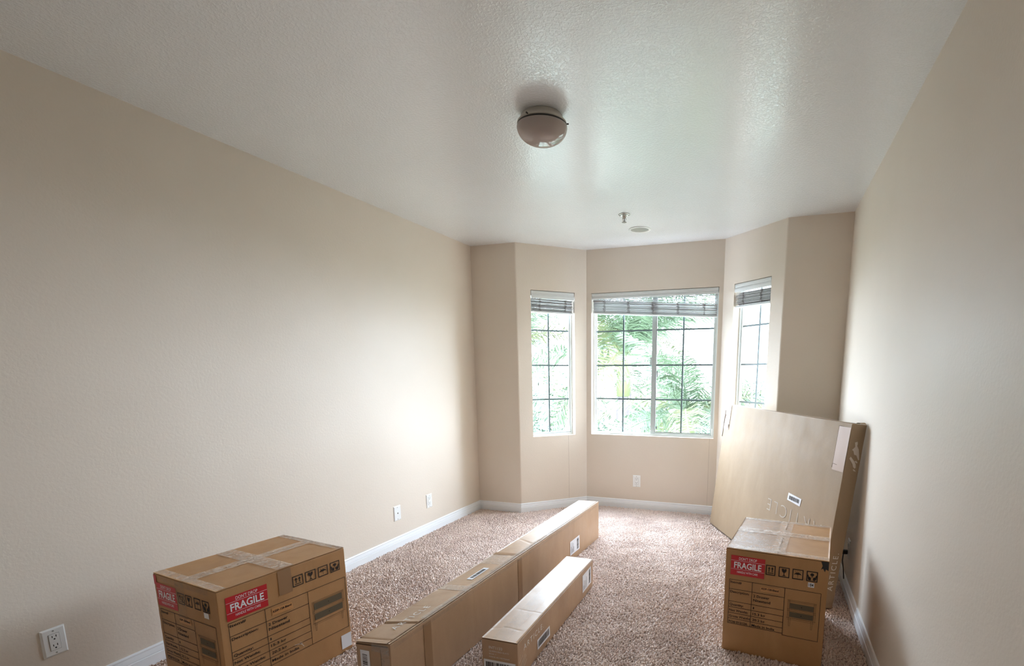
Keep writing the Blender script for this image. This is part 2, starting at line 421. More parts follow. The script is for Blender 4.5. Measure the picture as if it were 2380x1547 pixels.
# ------------------------------------------------------------------ windows
def window(idx, o, a, u0, u1, sliding, plain):
    n = Vector((-a.y, a.x, 0))
    root = empty('window_%d' % idx, frame_mat(o, a, n, Z3)); root['kind'] = 'structure'
    y0, y1 = 0.070, 0.115
    fw = 0.016
    mb = MB()
    mb.box(u0, y0, WZ0, u0+fw, y1, WZ1); mb.box(u1-fw, y0, WZ0, u1, y1, WZ1)
    mb.box(u0+fw, y0, WZ0, u1-fw, y1, WZ0+fw); mb.box(u0+fw, y0, WZ1-fw, u1-fw, y1, WZ1)
    mb.build('window_frame', M['vinyl'], root, bevel=0.002)
    zs = [1.086, 1.415, 1.745]
    def grid(ua, ub, za, zb, y, um):
        mb = MB(); mb.box(um-0.0075, y-0.003, za, um+0.0075, y+0.003, zb); mb.build('muntin', M['muntin'], root)
        for z in zs:
            mb = MB(); mb.box(ua, y-0.0035, z-0.0075, ub, y+0.0035, z+0.0075); mb.build('muntin', M['muntin'], root)
    def pane(ua, ub, za, zb, y):
        mb = MB(); mb.box(ua, y-0.002, za, ub, y+0.002, zb); mb.build('pane', M['glass'], root)
    if sliding:
        # fixed light on the left
        a0, a1 = u0+fw, 0.652
        mb = MB()
        f = 0.010
        mb.box(a0, 0.092, WZ0+fw, a0+f, 0.112, WZ1-fw); mb.box(a1-f, 0.092, WZ0+fw, a1, 0.112, WZ1-fw)
        mb.box(a0+f, 0.092, WZ0+fw, a1-f, 0.112, WZ0+fw+0.006); mb.box(a0+f, 0.092, WZ1-fw-f, a1-f, 0.112, WZ1-fw)
        mb.build('fixed_sash', M['vinyl'], root, bevel=0.001)
        pane(a0+f, a1-f, WZ0+fw+0.006, WZ1-fw-f, 0.104); grid(a0+f, a1-f, WZ0+fw+0.006, WZ1-fw-f, 0.099, 0.352)
        # sliding sash in front on the right
        b0, b1 = 0.640, u1-fw+0.004
        mb = MB(); g = 0.026
        mb.box(b0, 0.072, WZ0+0.010, b0+0.046, 0.091, WZ1-fw); mb.box(b1-g-0.004, 0.072, WZ0+0.010, b1, 0.091, WZ1-fw)
        mb.box(b0+0.046, 0.072, WZ0+0.010, b1-g-0.004, 0.091, WZ0+0.036); mb.box(b0+0.046, 0.072, WZ1-fw-g, b1-g-0.004, 0.091, WZ1-fw)
        sash = mb.build('sliding_sash', M['alu'], root, bevel=0.002)
        mb = MB(); mb.box(b0+0.044, 0.0715, WZ0+0.034, b0+0.0475, 0.0735, WZ1-fw-g); mb.box(b0+0.046, 0.0715, WZ0+0.034, b1-g-0.004, 0.0735, WZ0+0.038)
        mb.build('gasket', M['slot'], sash)
        mb = MB(); mb.box(b0-0.014, 0.066, 1.415, b0+0.004, 0.080, 1.49); mb.build('latch', M['alu'], sash, bevel=0.002)
        mb = MB(); mb.box(b1-0.016, 0.064, WZ0+0.018, b1-0.008, 0.074, WZ0+0.085); mb.build('sash_lock', M['valance'], sash, bevel=0.002)
        pane(b0+0.046, b1-g-0.004, WZ0+0.036, WZ1-fw-g, 0.082); grid(b0+0.046, b1-g-0.004, WZ0+0.036, WZ1-fw-g, 0.078, 0.940)
        # track nibs
        mb = MB(); mb.box(0.695, 0.060, 0.80, 0.706, 0.070, 0.826); mb.box(0.695, 0.060, 1.30, 0.703, 0.070, 1.36)
        mb.build('sash_stop', M['slot'], sash)
    else:
        f = 0.014
        mb = MB()
        mb.box(u0+fw, 0.082, WZ0+fw, u0+fw+f, 0.108, WZ1-fw); mb.box(u1-fw-f, 0.082, WZ0+fw, u1-fw, 0.108, WZ1-fw)
        mb.box(u0+fw+f, 0.082, WZ0+fw, u1-fw-f, 0.108, WZ0+fw+f); mb.box(u0+fw+f, 0.082, WZ1-fw-f, u1-fw-f, 0.108, WZ1-fw)
        mb.build('sash', M['vinyl'], root, bevel=0.001)
        pane(u0+fw+f, u1-fw-f, WZ0+fw+f, WZ1-fw-f, 0.098); grid(u0+fw+f, u1-fw-f, WZ0+fw+f, WZ1-fw-f, 0.093, plain)
        mb = MB(); mb.box(u1-fw-0.012, 0.074, WZ0+fw+0.01, u1-fw-0.004, 0.084, WZ0+fw+0.06); mb.build('latch', M['valance'], root, bevel=0.001)
    return root
window(1, BL_O, BL_A, 0.139, 0.585, False, 0.345)
window(2, CC_O, CC_A, 0.050, 1.258, True, None)
window(3, BR_O, BR_A, 0.140, 0.570, False, 0.372)

# ------------------------------------------------------------------ blinds
SLAT = {}
def slat_mesh(length):
    key = round(length, 4)
    if key not in SLAT:
        mb = MB(); n = 6; vs = []; fs = []
        for i in range(n+1):
            y = -0.024+0.048*i/n; cz = 0.0022*(1-(2*i/n-1)**2)
            for x in (0, length):
                vs += [(x, y, cz), (x, y, cz+0.0022)]
        for i in range(n):
            b = 4*i
            fs += [(b, b+4, b+6, b+2), (b+1, b+3, b+7, b+5)]
            fs += [(b, b+1, b+5, b+4), (b+2, b+6, b+7, b+3)]
        fs += [(0, 2, 3, 1), (4*n, 4*n+1, 4*n+3, 4*n+2)]
        mb.add(vs, fs)
        o = mb.build('slat', M['slat']); SLAT[key] = o.data; bpy.data.objects.remove(o)
    return SLAT[key]

def blind(label, o, a, u0, u1, z_left, z_right, nsl, loose, ladders, group, tilt=0.0, hz=0.062, loosen=0.05):
    n = Vector((-a.y, a.x, 0))
    root = empty('window_blind', frame_mat(o, a, n, Z3) @ Matrix.Translation((0, 0.034, WZ1)), label, 'blind', group)
    wd = u1-u0
    # valance with moulded face
    pr = [(-0.030, -0.004), (-0.033, -0.010), (-0.033, -0.026), (-0.030, -0.030), (-0.030, -0.034), (-0.033, -0.038), (-0.036, -0.048), (-0.033, -hz), (-0.027, -hz), (-0.027, -0.004)]
    k = len(pr); mb = MB()
    vs = [(u0+0.004, y, z) for y, z in pr]+[(u1-0.004, y, z) for y, z in pr]
    mb.add(vs, [(j, (j+1) % k, (j+1) % k+k, j+k) for j in range(k)]+[tuple(range(k))[::-1], tuple(range(k, 2*k))])
    vo = mb.build('valance', M['valance'], root)
    if tilt: vo.rotation_euler = (0, tilt, 0)
    mb = MB(); mb.box(u0+0.006, -0.024, -0.045, u1-0.006, 0.026, -0.003); mb.build('headrail', M['valance'], root, bevel=0.002)
    # stack of gathered slats
    len_ = wd-0.022
    zl, zr = z_left-WZ1, z_right-WZ1
    ang = math.atan2(zl-zr, len_)
    mesh = slat_mesh(len_)
    pitch = 0.0062
    for i in range(nsl):
        s = bpy.data.objects.new('slat', mesh); C.objects.link(s); s.parent = root
        s.location = (u0+0.011+random.uniform(-0.002, 0.002), 0.001+random.uniform(-0.004, 0.004), zl+0.014+pitch*i)
        s.rotation_euler = (random.uniform(-loosen, loosen), ang+random.uniform(-0.0015, 0.0015), 0)
    for (dz, an) in loose:
        s = bpy.data.objects.new('slat', mesh); C.objects.link(s); s.parent = root
        s.location = (u0+0.011, 0.0, dz); s.rotation_euler = (0.25, an, 0)
    mb = MB(); mb.box(0, -0.025, -0.0, len_, 0.025, 0.012)
    br = mb.build('bottom_rail', M['valance'], root, bevel=0.003); br.location = (u0+0.011, 0, zl); br.rotation_euler = (0, ang, 0)
    # ladder strings bunched in front of the stack
    for uu in ladders:
        pts = []; zc = zl-(uu-u0)*math.tan(ang)
        top = zc+0.018+pitch*nsl
        for q in range(26):
            f_ = q/25; pts.append((uu+0.013*math.sin(q*2.1)+random.uniform(-0.006, 0.006), -0.0265-0.003*abs(math.sin(q*1.7)), zc+0.016+f_*(top-zc-0.02)))
        mb = MB(); mb.tube(pts, 0.0019, 5); mb.build('ladder_string', M['tangle'], root)
        mb = MB(); mb.tube([(uu, -0.0255, top-0.006), (uu, -0.0255, -0.05)], 0.0009, 5); mb.build('ladder_cord', M['cord'], root)
    return root

bgp = 'raised blinds in the bay windows'
b1 = blind('short raised white blind over the narrow left bay window', BL_O, BL_A, 0.141, 0.583, 1.905, 1.897, 18, [(-0.074, 0.004)], [0.23, 0.49], bgp, hz=0.072, loosen=0.10)
b2 = blind('wide raised white blind hanging crooked over the middle window', CC_O, CC_A, 0.052, 1.256, 1.912, 1.838, 17, [(-0.062, 0.004), (-0.068, 0.026), (-0.074, 0.044)], [0.18, 0.42, 0.655, 0.89, 1.13], bgp, hz=0.060)
b3 = blind('short raised white blind with gaping slats over the narrow right bay window', BR_O, BR_A, 0.142, 0.568, 1.900, 1.895, 17, [(-0.072, 0.0), (-0.080, 0.01)], [0.25, 0.46], bgp, hz=0.072, loosen=0.14)
# pull cord with tassel on the left blind
mb = MB(); mb.tube([(0.213, -0.004, -0.05), (0.214, -0.006, -0.4), (0.212, -0.004, 1.25-WZ1)], 0.0010, 6); pc = mb.build('pull_cord', M['cord'], b1)
mb = MB(); mb.tube([(0.212, -0.004, 1.255-WZ1), (0.212, -0.004, 1.245-WZ1), (0.212, -0.004, 1.225-WZ1)], [0.002, 0.0045, 0.006], 8); mb.build('tassel', M['tassel'], pc)
mb = MB(); mb.tube([(0.536, -0.004, -0.05), (0.535, -0.006, -0.7), (0.536, -0.004, 1.09-WZ1)], 0.0009, 6); pc = mb.build('pull_cord', M['cord'], b3)

# ------------------------------------------------------------------ ceiling fittings
lamp = empty('ceiling_light', Matrix.Translation((1.645, 2.380, H)), 'round flush ceiling light with frosted glass bowl in mid ceiling', 'lamp')
mb = MB(); mb.lathe([(0.001, 0.0), (0.088, 0.0), (0.095, -0.006), (0.099, -0.016), (0.106, -0.026), (0.112, -0.031), (0.113, -0.036), (0.109, -0.040), (0.06, -0.040), (0.001, -0.040)], 64)
mb.build('canopy', M['canopy'], lamp, smooth=True)
mb = MB(); mb.lathe([(0.109, -0.0390), (0.1135, -0.0405), (0.1135, -0.0445), (0.105, -0.0455)], 64); mb.build('rim_band', M['bronze'], lamp, smooth=True)
prof = [(0.101, -0.0450)]
for k in range(0, 15):
    a = math.pi/2*k/14
    prof.append((0.1155*math.cos(a)**0.85 if k < 14 else 0.0005, -0.048-0.074*math.sin(a)))
mb = MB(); mb.lathe(prof, 64); mb.build('glass_bowl', M['lampglass'], lamp, smooth=True)
for an in (20, 140, 260):
    a = math.radians(an); c = Vector((0.112*math.cos(a), 0.112*math.sin(a), -0.034))
    mb = MB(); mb.tube([c, c+Vector((math.cos(a), math.sin(a), 0))*0.010], 0.0035, 8); mb.build('thumbscrew', M['bronze'], lamp)

spr = empty('fire_sprinkler', Matrix.Translation((1.607, 3.955, H)), 'small chrome fire sprinkler head hanging from the ceiling', 'sprinkler')
mb = MB(); mb.lathe([(0.001, 0.0), (0.042, 0.0), (0.043, -0.003), (0.038, -0.007), (0.030, -0.008), (0.029, -0.003), (0.001, -0.003)], 32); mb.build('escutcheon', M['chrome'], spr, smooth=True)
mb = MB(); mb.lathe([(0.012, -0.003), (0.012, -0.022), (0.008, -0.024), (0.008, -0.030), (0.001, -0.030)], 20); mb.build('body', M['chrome'], spr, smooth=True)
for s in (-1, 1):
    mb = MB(); mb.tube([(s*0.010, 0, -0.022), (s*0.013, 0, -0.034), (s*0.009, 0, -0.046), (0, 0, -0.053)], 0.0025, 6); mb.build('yoke_arm', M['chrome'], spr, smooth=True)
mb = MB(); mb.tube([(0, 0, -0.030), (0, 0, -0.050)], 0.003, 8); mb.build('bulb', M['slot'], spr)
mb = MB(); mb.lathe([(0.001, -0.053), (0.018, -0.054), (0.018, -0.056), (0.001, -0.056)], 16); mb.build('deflector', M['chrome'], spr)

spk = empty('ceiling_speaker', Matrix.Translation((1.620, 4.390, H)), 'round grey mesh speaker grille set flush in the ceiling', 'speaker')
mb = MB(); mb.lathe([(0.001, 0), (0.090, 0.0), (0.0905, -0.004), (0.086, -0.007), (0.075, -0.007), (0.073, -0.003)], 48); mb.build('trim_ring', M['plastic'], spk, smooth=True)
mb = MB(); mb.lathe([(0.074, -0.003), (0.05, -0.0045), (0.001, -0.005)], 48); mb.build('grille', M['grille'], spk, smooth=True)

# ------------------------------------------------------------------ wall plates
def plate(label, fm, kind, wp=0.078, hp=0.117, group=None):
    root = empty('wall_outlet' if kind == 'duplex' else 'cable_plate', fm, label, 'outlet' if kind == 'duplex' else 'wall plate', group)
    # local: x right along wall, y out of wall (towards room), z up
    mb = MB(); x, z = wp/2, hp/2
    vs = [(-x, 0, -z), (x, 0, -z), (x, 0, z), (-x, 0, z), (-x+.001, .003, -z+.001), (x-.001, .003, -z+.001), (x-.001, .003, z-.001), (-x+.001, .003, z-.001),
          (-x+.006, .006, -z+.006), (x-.006, .006, -z+.006), (x-.006, .006, z-.006), (-x+.006, .006, z-.006)]
    mb.add(vs, [(0, 1, 5, 4), (1, 2, 6, 5), (2, 3, 7, 6), (3, 0, 4, 7), (4, 5, 9, 8), (5, 6, 10, 9), (6, 7, 11, 10), (7, 4, 8, 11), (8, 9, 10, 11)])
    mb.build('cover_plate', M['plastic'], root)
    def cyl(cx, cz, r_, d0, d1, nm, mat, par):
        mb = MB(); mb.tube([(cx, d0, cz), (cx, d1, cz)], r_, 12); return mb.build(nm, mat, par)
    if kind == 'duplex':
        mb = MB(); mb.box(-.0175, .005, -.0345, .0175, .0062, .0345); mb.build('recess', M['slot'], root)
        mb = MB(); mb.box(-.0165, .005, -.0335, .0165, .0078, .0335); rc = mb.build('receptacle', M['plastic'], root, bevel=0.0008)
        for s in (-1, 1):
            c = s*0.0185
            mb = MB(); mb.box(-.0075, .0077, c+.001, -.0050, .0082, c+.010); mb.build('slot', M['slot'], rc)
            mb = MB(); mb.box(.0050, .0077, c+.001, .0075, .0082, c+.009); mb.build('slot', M['slot'], rc)
            cyl(0, c-.006, .0030, .0077, .0082, 'ground_hole', M['slot'], rc)
    else:
        cyl(0, 0, .0055, .005, .0090, 'jack', M['chrome'], root)
        cyl(0, 0, .0038, .009, .0093, 'jack_hole', M['slot'], root)
    for s in (-1, 1):
        cyl(0, s*(hp/2-.012), .0032, .005, .0068, 'screw', M['grille'], root)
    return root
def wall_fm(pos, out):
    out = Vector(out); up = Z3; xr = out.cross(up) * 1.0
    xr = up.cross(out) * -1.0
    # right-handed: x cross y = z ->  x = y cross z
    xr = out.cross(up)
    return frame_mat(Vector(pos), xr, out, up)
plate('white duplex outlet low on the left wall, nearest the camera', wall_fm((0, 1.135, 0.279), (1, 0, 0)), 'duplex')
plate('white cable jack plate with one round hole low on the left wall', wall_fm((0, 3.212, 0.270), (1, 0, 0)), 'jack', 0.080)
plate('white duplex outlet low on the left wall, close to the bay corner', wall_fm((0, 3.618, 0.272), (1, 0, 0)), 'duplex', 0.076)
plate('white duplex outlet on the wall under the middle window', wall_fm((X2+0.527, L+D, 0.278), (0, -1, 0)), 'duplex', 0.076, 0.118)
ro = plate('outlet with a small dark plug low on the right wall behind the leaning box', wall_fm((W, 3.42, 0.275), (-1, 0, 0)), 'duplex')
mb = MB(); mb.box(-.012, .008, -.036, .012, .036, -.012); pg = mb.build('plug', M['slot'], ro, bevel=0.002)
mb = MB(); mb.tube([(0, .030, -.034), (0, .032, -.08), (0.004, .022, -.14), (0.0, .016, -.20)], .003, 6); mb.build('cord', M['slot'], pg)

# ------------------------------------------------------------------ text
_fonts = {}
def text_polys(s, bold=0.0, spacing=1.0):
    key = (s, bold, spacing)
    if key not in _fonts:
        cu = bpy.data.curves.new('t', 'FONT'); cu.body = s; cu.size = 1.0; cu.offset = bold; cu.space_character = spacing
        cu.resolution_u = 3
        o = bpy.data.objects.new('t', cu); C.objects.link(o)
        dg = bpy.context.evaluated_depsgraph_get(); dg.update()
        me = bpy.data.meshes.new_from_object(o.evaluated_get(dg))
        vs = [(v.co.x, v.co.y) for v in me.vertices]; fs = [tuple(p_.vertices) for p_ in me.polygons]
        bpy.data.objects.remove(o); bpy.data.meshes.remove(me)
        _fonts[key] = (vs, fs)
    return _fonts[key]
CAP = max(v[1] for v in text_polys('H')[0])

class Print:
    """flat print on a face: frame o + u*a + v*b, lifted along n"""
    def __init__(s, o, a, b, n): s.o, s.a, s.b, s.n = Vector(o), Vector(a), Vector(b), Vector(n); s.mb = MB()
    def P(s, u, v, e): return s.o+s.a*u+s.b*v+s.n*e
    def poly(s, pts, e=0.0006):
        s.mb.add([s.P(u, v, e) for u, v in pts], [tuple(range(len(pts)))]); return s
    def rect(s, u0, v0, u1, v1, e=0.0006): return s.poly([(u0, v0), (u1, v0), (u1, v1), (u0, v1)], e)
    def frame(s, u0, v0, u1, v1, t_, e=0.0006):
        s.rect(u0, v0, u1, v0+t_, e); s.rect(u0, v1-t_, u1, v1, e); s.rect(u0, v0+t_, u0+t_, v1-t_, e); s.rect(u1-t_, v0+t_, u1, v1-t_, e); return s
    def line(s, p0, p1, t_, e=0.0006):
        d = Vector((p1[0]-p0[0], p1[1]-p0[1])); d.normalize(); q = Vector((-d.y, d.x))*t_/2
        return s.poly([(p0[0]-q.x, p0[1]-q.y), (p1[0]-q.x, p1[1]-q.y), (p1[0]+q.x, p1[1]+q.y), (p0[0]+q.x, p0[1]+q.y)], e)
    def text(s, txt, u, v, wid, cap, bold=0.0, spacing=1.0, e=0.0006, center=False):
        vs, fs = text_polys(txt, bold, spacing)
        x0 = min(p_[0] for p_ in vs); x1 = max(p_[0] for p_ in vs)
        sx_ = wid/(x1-x0); sy_ = cap/CAP
        if center: u -= wid/2
        s.mb.add([s.P(u+(x-x0)*sx_, v+y*sy_, e) for x, y in vs], fs); return s
    def build(s, name, mat, parent):
        me = bpy.data.meshes.new(name); me.from_pydata(s.mb.v, [], s.mb.f); me.materials.append(mat)
        o = bpy.data.objects.new(name, me); C.objects.link(o); o.parent = parent; return o

def faces(w_, l_, h_):
    x, y = w_/2, l_/2
    return {'front': ((-x, -y, 0), (1, 0, 0), (0, 0, 1), (0, -1, 0)), 'right': ((x, -y, 0), (0, 1, 0), (0, 0, 1), (1, 0, 0)),
            'left': ((-x, y, 0), (0, -1, 0), (0, 0, 1), (-1, 0, 0)), 'top': ((-x, -y, h_), (1, 0, 0), (0, 1, 0), (0, 0, 1))}

def carton_body(root, w_, l_, h_, mat, z0=-0.006, amp=0.0012, corner=None, top=True, seed=0, name='carton_body', inset_top=0.0):
    """closed cardboard box as a fine grid with softly uneven walls and worn edges"""
    rs = np.random.default_rng(seed)
    nx, ny, nz = max(2, int(w_/0.03)), max(2, int(l_/0.03)), max(2, int(h_/0.03))
    bm = bmesh.new()
    bmesh.ops.create_cube(bm, size=1.0)
    # subdivide per axis
    def cut(axis, n):
        for i in range(1, n):
            co = Vector((0, 0, 0)); co[axis] = -0.5+i/n
            no = Vector((0, 0, 0)); no[axis] = 1
            bmesh.ops.bisect_plane(bm, geom=bm.verts[:]+bm.edges[:]+bm.faces[:], plane_co=co, plane_no=no)
    cut(0, nx); cut(1, ny); cut(2, nz)
    ht = h_-inset_top
    for v in bm.verts:
        x, y, z = v.co
        onx, ony, onz = abs(abs(x)-.5) < 1e-4, abs(abs(y)-.5) < 1e-4, abs(abs(z)-.5) < 1e-4
        k = onx+ony+onz
        hh = ht
        if corner:   # bilinear height offsets: nl, nr, fl, fr
            hh = ht + (corner[0]*(.5-x)*(.5-y)+corner[1]*(.5+x)*(.5-y)+corner[2]*(.5-x)*(.5+y)+corner[3]*(.5+x)*(.5+y))
        p_ = Vector((x*w_, y*l_, z0+(z+.5)*(hh-z0)))
        d = rs.uniform(0, amp)*(0.6 if k > 1 else 1.0)
        if onx: p_.x -= math.copysign(d, x)
        if ony: p_.y -= math.copysign(d, y)
        if onz and z > 0: p_.z -= d
        v.co = p_
    bmesh.ops.recalc_face_normals(bm, faces=bm.faces)
    me = bpy.data.meshes.new(name); bm.to_mesh(me); bm.free(); me.materials.append(mat)
    me.polygons.foreach_set('use_smooth', [True]*len(me.polygons))
    o = bpy.data.objects.new(name, me); C.objects.link(o); o.parent = root
    bv = o.modifiers.new('bevel', 'BEVEL'); bv.width = 0.0025; bv.segments = 3; bv.limit_method = 'ANGLE'; bv.angle_limit = math.radians(50)
    bv.harden_normals = True
    return o

def sheet(root, name, mat, o, a, b, n, u0, u1, v0, v1, nu, nv, fn, thick=0.0, smooth=True):
    """grid sheet on a face, height fn(u,v) above it; thick>0 adds sides"""
    o, a, b, n = Vector(o), Vector(a), Vector(b), Vector(n)
    vs, fs = [], []
    for j in range(nv+1):
        for i in range(nu+1):
            u, v = u0+(u1-u0)*i/nu, v0+(v1-v0)*j/nv
            vs.append(o+a*u+b*v+n*fn(u, v))
    for j in range(nv):
        for i in range(nu):
            q = j*(nu+1)+i; fs.append((q, q+1, q+nu+2, q+nu+1))
    if thick:
        N = len(vs); loop = [i for i in range(nu+1)]+[j*(nu+1)+nu for j in range(1, nv+1)]+[nv*(nu+1)+i for i in range(nu-1, -1, -1)]+[j*(nu+1) for j in range(nv-1, 0, -1)]
        for q in loop: vs.append(vs[q]-n*thick)
        m_ = len(loop)
        for k in range(m_): fs.append((loop[k], loop[(k+1) % m_], N+(k+1) % m_, N+k))
    me = bpy.data.meshes.new(name); me.from_pydata(vs, [], fs); me.materials.append(mat)
    if smooth: me.polygons.foreach_set('use_smooth', [True]*len(me.polygons))
    ob = bpy.data.objects.new(name, me); C.objects.link(ob); ob.parent = root
    return ob

from mathutils import noise as mnoise
def wr(u, v, s, sc, seed=0.0):
    return s*(mnoise.noise(Vector((u*sc+seed, v*sc, seed*1.7)))+1.0)

def strip(root, F, u0, u1, v0, v1, mat, base=0.0008, amp=0.0012, seed=0.0, name='packing_tape', step=0.008):
    nu, nv = max(2, int((u1-u0)/step)), max(2, int((v1-v0)/step))
    return sheet(root, name, mat, *F, u0, u1, v0, v1, nu, nv, lambda u, v: base+wr(u, v, amp*0.5, 60, seed))

def barcode(pr, u0, v0, u1, v1, along='u', seed=3, n=34, e=0.0012):
    rs = random.Random(seed); x = 0.0; bars = []
    while x < 1.0:
        wd_ = rs.choice([.011, .018, .028, .036]); gap = rs.choice([.010, .014, .024])
        if x+wd_ > 1: break
        bars.append((x, x+wd_)); x += wd_+gap
    for a_, b_ in bars:
        if along == 'u': pr.rect(u0+(u1-u0)*a_, v0, u0+(u1-u0)*b_, v1, e)
        else: pr.rect(u0, v0+(v1-v0)*a_, u1, v0+(v1-v0)*b_, e)

def fragile(root, F, u0, v0, u1, v1):
    p_ = Print(*F); p_.poly([(u0, v0), (u1-0.002, v0+0.001), (u1, v1), (u0+0.001, v1+0.001)], 0.0009)
    lab = p_.build('fragile_label', M['red'], root)
    lab['label'] = 'red sticker reading FRAGILE'
    hh = v1-v0; ww = u1-u0; c = (u0+u1)/2
    q = Print(*F)
    q.rect(u0+.001, v0+hh*.745, u1-.001, v0+hh*.757, .0014); q.rect(u0+.001, v0+hh*.305, u1-.001, v0+hh*.317, .0014)
    q.text("DON'T DROP", c, v0+hh*.80, ww*.52, hh*.135, 0.0, e=.0014, center=True)
    q.text('FRAGILE', c, v0+hh*.375, ww*.80, hh*.30, 0.022, e=.0014, center=True)
    q.text('HANDLE WITH CARE', c, v0+hh*.12, ww*.60, hh*.11, 0.0, e=.0014, center=True)
    q.build('lettering', M['label'], lab)
    return lab

def icons(root, F, boxes, v0, v1):
    p_ = Print(*F); E = 0.0008
    for k, (a_, b_) in enumerate(boxes):
        p_.frame(a_, v0, b_, v1, .0042, E)
        w_, h_ = b_-a_, v1-v0
        X = lambda x: a_+w_*x
        Y = lambda y: v0+h_*y
        if k == 0:      # this way up
            p_.rect(X(.20), Y(.18), X(.80), Y(.25), E)
            for cx in (.34, .66):
                p_.rect(X(cx-.045), Y(.32), X(cx+.045), Y(.66), E); p_.poly([(X(cx-.13), Y(.62)), (X(cx+.13), Y(.62)), (X(cx), Y(.84))], E)
        elif k == 1:    # wine glass
            p_.poly([(X(.28), Y(.84)), (X(.30), Y(.60)), (X(.42), Y(.46)), (X(.58), Y(.46)), (X(.70), Y(.60)), (X(.72), Y(.84)), (X(.56), Y(.84)), (X(.50), Y(.70)), (X(.46), Y(.84))], E)
            p_.rect(X(.465), Y(.20), X(.535), Y(.46), E); p_.poly([(X(.30), Y(.14)), (X(.70), Y(.14)), (X(.54), Y(.24)), (X(.46), Y(.24))], E)
        elif k == 2:    # umbrella in rain
            p_.poly([(X(.14), Y(.44)), (X(.30), Y(.50)), (X(.50), Y(.46)), (X(.70), Y(.50)), (X(.86), Y(.44)), (X(.76), Y(.58)), (X(.62), Y(.66)), (X(.50), Y(.69)), (X(.38), Y(.66)), (X(.24), Y(.58))], E)
            p_.rect(X(.485), Y(.16), X(.515), Y(.46), E)
            for x, y in ((.2, .84), (.42, .84), (.64, .84), (.3, .74), (.55, .75), (.75, .76)):
                p_.line((X(x), Y(y)), (X(x+.07), Y(y-.07)), .0012, E)
        else:           # hands holding
            for s_ in (-1, 1):
                p_.poly([(X(.5+s_*.30), Y(.12)), (X(.5+s_*.10), Y(.12)), (X(.5+s_*.08), Y(.30)), (X(.5+s_*.16), Y(.46)), (X(.5+s_*.26), Y(.42)), (X(.5+s_*.36), Y(.66)), (X(.5+s_*.42), Y(.62)), (X(.5+s_*.38), Y(.30))][::s_], E)
            p_.poly([(X(.5+.17*math.cos(t_*.628)), Y(.68+.15*math.sin(t_*.628))) for t_ in range(10)], E)
            p_.rect(X(.47), Y(.38), X(.53), Y(.56), E)
    return p_.build('handling_symbols', M['ink'], root)

def info_table(root, F, u0, um, ur, u1, rows, vb, txt_w):
    """rows: list of line heights from top to bottom"""
    E = .0008; t_ = .0022
    p_ = Print(*F)
    top, bot = rows[0], rows[-1]
    p_.frame(u0, bot, ur+t_, top, t_, E); p_.rect(um, bot, um+t_, top, E)
    for v in rows[1:-1]: p_.rect(u0+t_, v-t_/2, ur, v+t_/2, E)
    p_.frame(ur, vb, u1, top, t_, E)
    p_.build('printed_table', M['ink'], root)
    s = txt_w
    def put(txt, u, v, wd, cap):
        q = Print(*F); q.text(txt, u, v, wd, cap, .018, e=E); q.build('printed_text', M['ink'], root)
    L_ = [('Item#', 0, .052*s), ('Description:', 1, .090*s), ('Quantity:', 2, .066*s), ('Net Weight:', 3, .088*s), ('Gross Weight:', 4, .103*s), ('PO# 01213A', 5, .088*s)]
    for txt, k, wd in L_:
        vt = rows[k]
        put(txt, u0+.006, vt-(.019 if k < 2 else .0215), wd, .0110)
    put('2 Drawer', um+.009, rows[1]-.024, .072*s, .0120)
    put('Nitestand', um+.009, rows[1]-.045, .078*s, .0120)
    put('1', um+.010, rows[2]-.021, .005, .0100)
    put('15.3 kg', um+.010, rows[3]-.0215, .056*s, .0115)
    put('20.2 kg', um+.010, rows[4]-.0215, .056*s, .0115)
    put('Made in India', um+.008, rows[5]-.0215, .104*s, .0115)

def drawing(root, F, u0, u1, vt, vb, d1, d2, leg):
    E = .0008
    p_ = Print(*F)
    w_ = u1-u0
    p_.line((u0, vt), (u1, vt), .0016, E); p_.line((u0+.004, vt-.006), (u1-.004, vt-.006), .0014, E)
    for x in (u0+.003, u0+.010, u1-.010, u1-.003): p_.line((x, vb), (x, vt), .0014, E)
    p_.line((u0, vb), (u1, vb), .0020, E); p_.line((u0, (d1[0]+d2[1])/2+.004), (u1, (d1[0]+d2[1])/2+.004), .0016, E); p_.line((u0, (d1[0]+d2[1])/2-.004), (u1, (d1[0]+d2[1])/2-.004), .0016, E)
    p_.line((u0+.004, vb-.008), (u1-.004, vb-.008), .0012, E)
    for x in (u0+.010, u1-.020):
        p_.line((x, vb), (x+.001, leg), .0014, E); p_.line((x+.008, vb), (x+.006, leg), .0014, E); p_.line((x+.001, leg), (x+.006, leg), .0014, E)
    p_.build('printed_drawing', M['ink_brown'], root)
    q = Print(*F); q.rect(u0+.012, d1[0], u1-.012, d1[1], .0008); q.rect(u0+.012, d2[0], u1-.012, d2[1], .0008); q.build('printed_drawers', M['ink_drawer'], root)
    q = Print(*F)
    for d in (d1, d2):
        c = ((u0+u1)/2, (d[0]+d[1])/2); q.poly([(c[0]+.0025*math.cos(k), c[1]+.0025*math.sin(k)) for k in (0, 1, 2, 3, 4, 5)], .0012)
    q.build('printed_knobs', M['ink'], root)

def box_matrix(x, y, yaw, w_, l_, lift=0.0):
    ex = Vector((math.cos(yaw), math.sin(yaw), 0)); ey = Vector((-math.sin(yaw), math.cos(yaw), 0))
    c = Vector((x, y, lift))+ex*w_/2+ey*l_/2
    return Matrix.Translation(c) @ Matrix.Rotation(yaw, 4, 'Z')

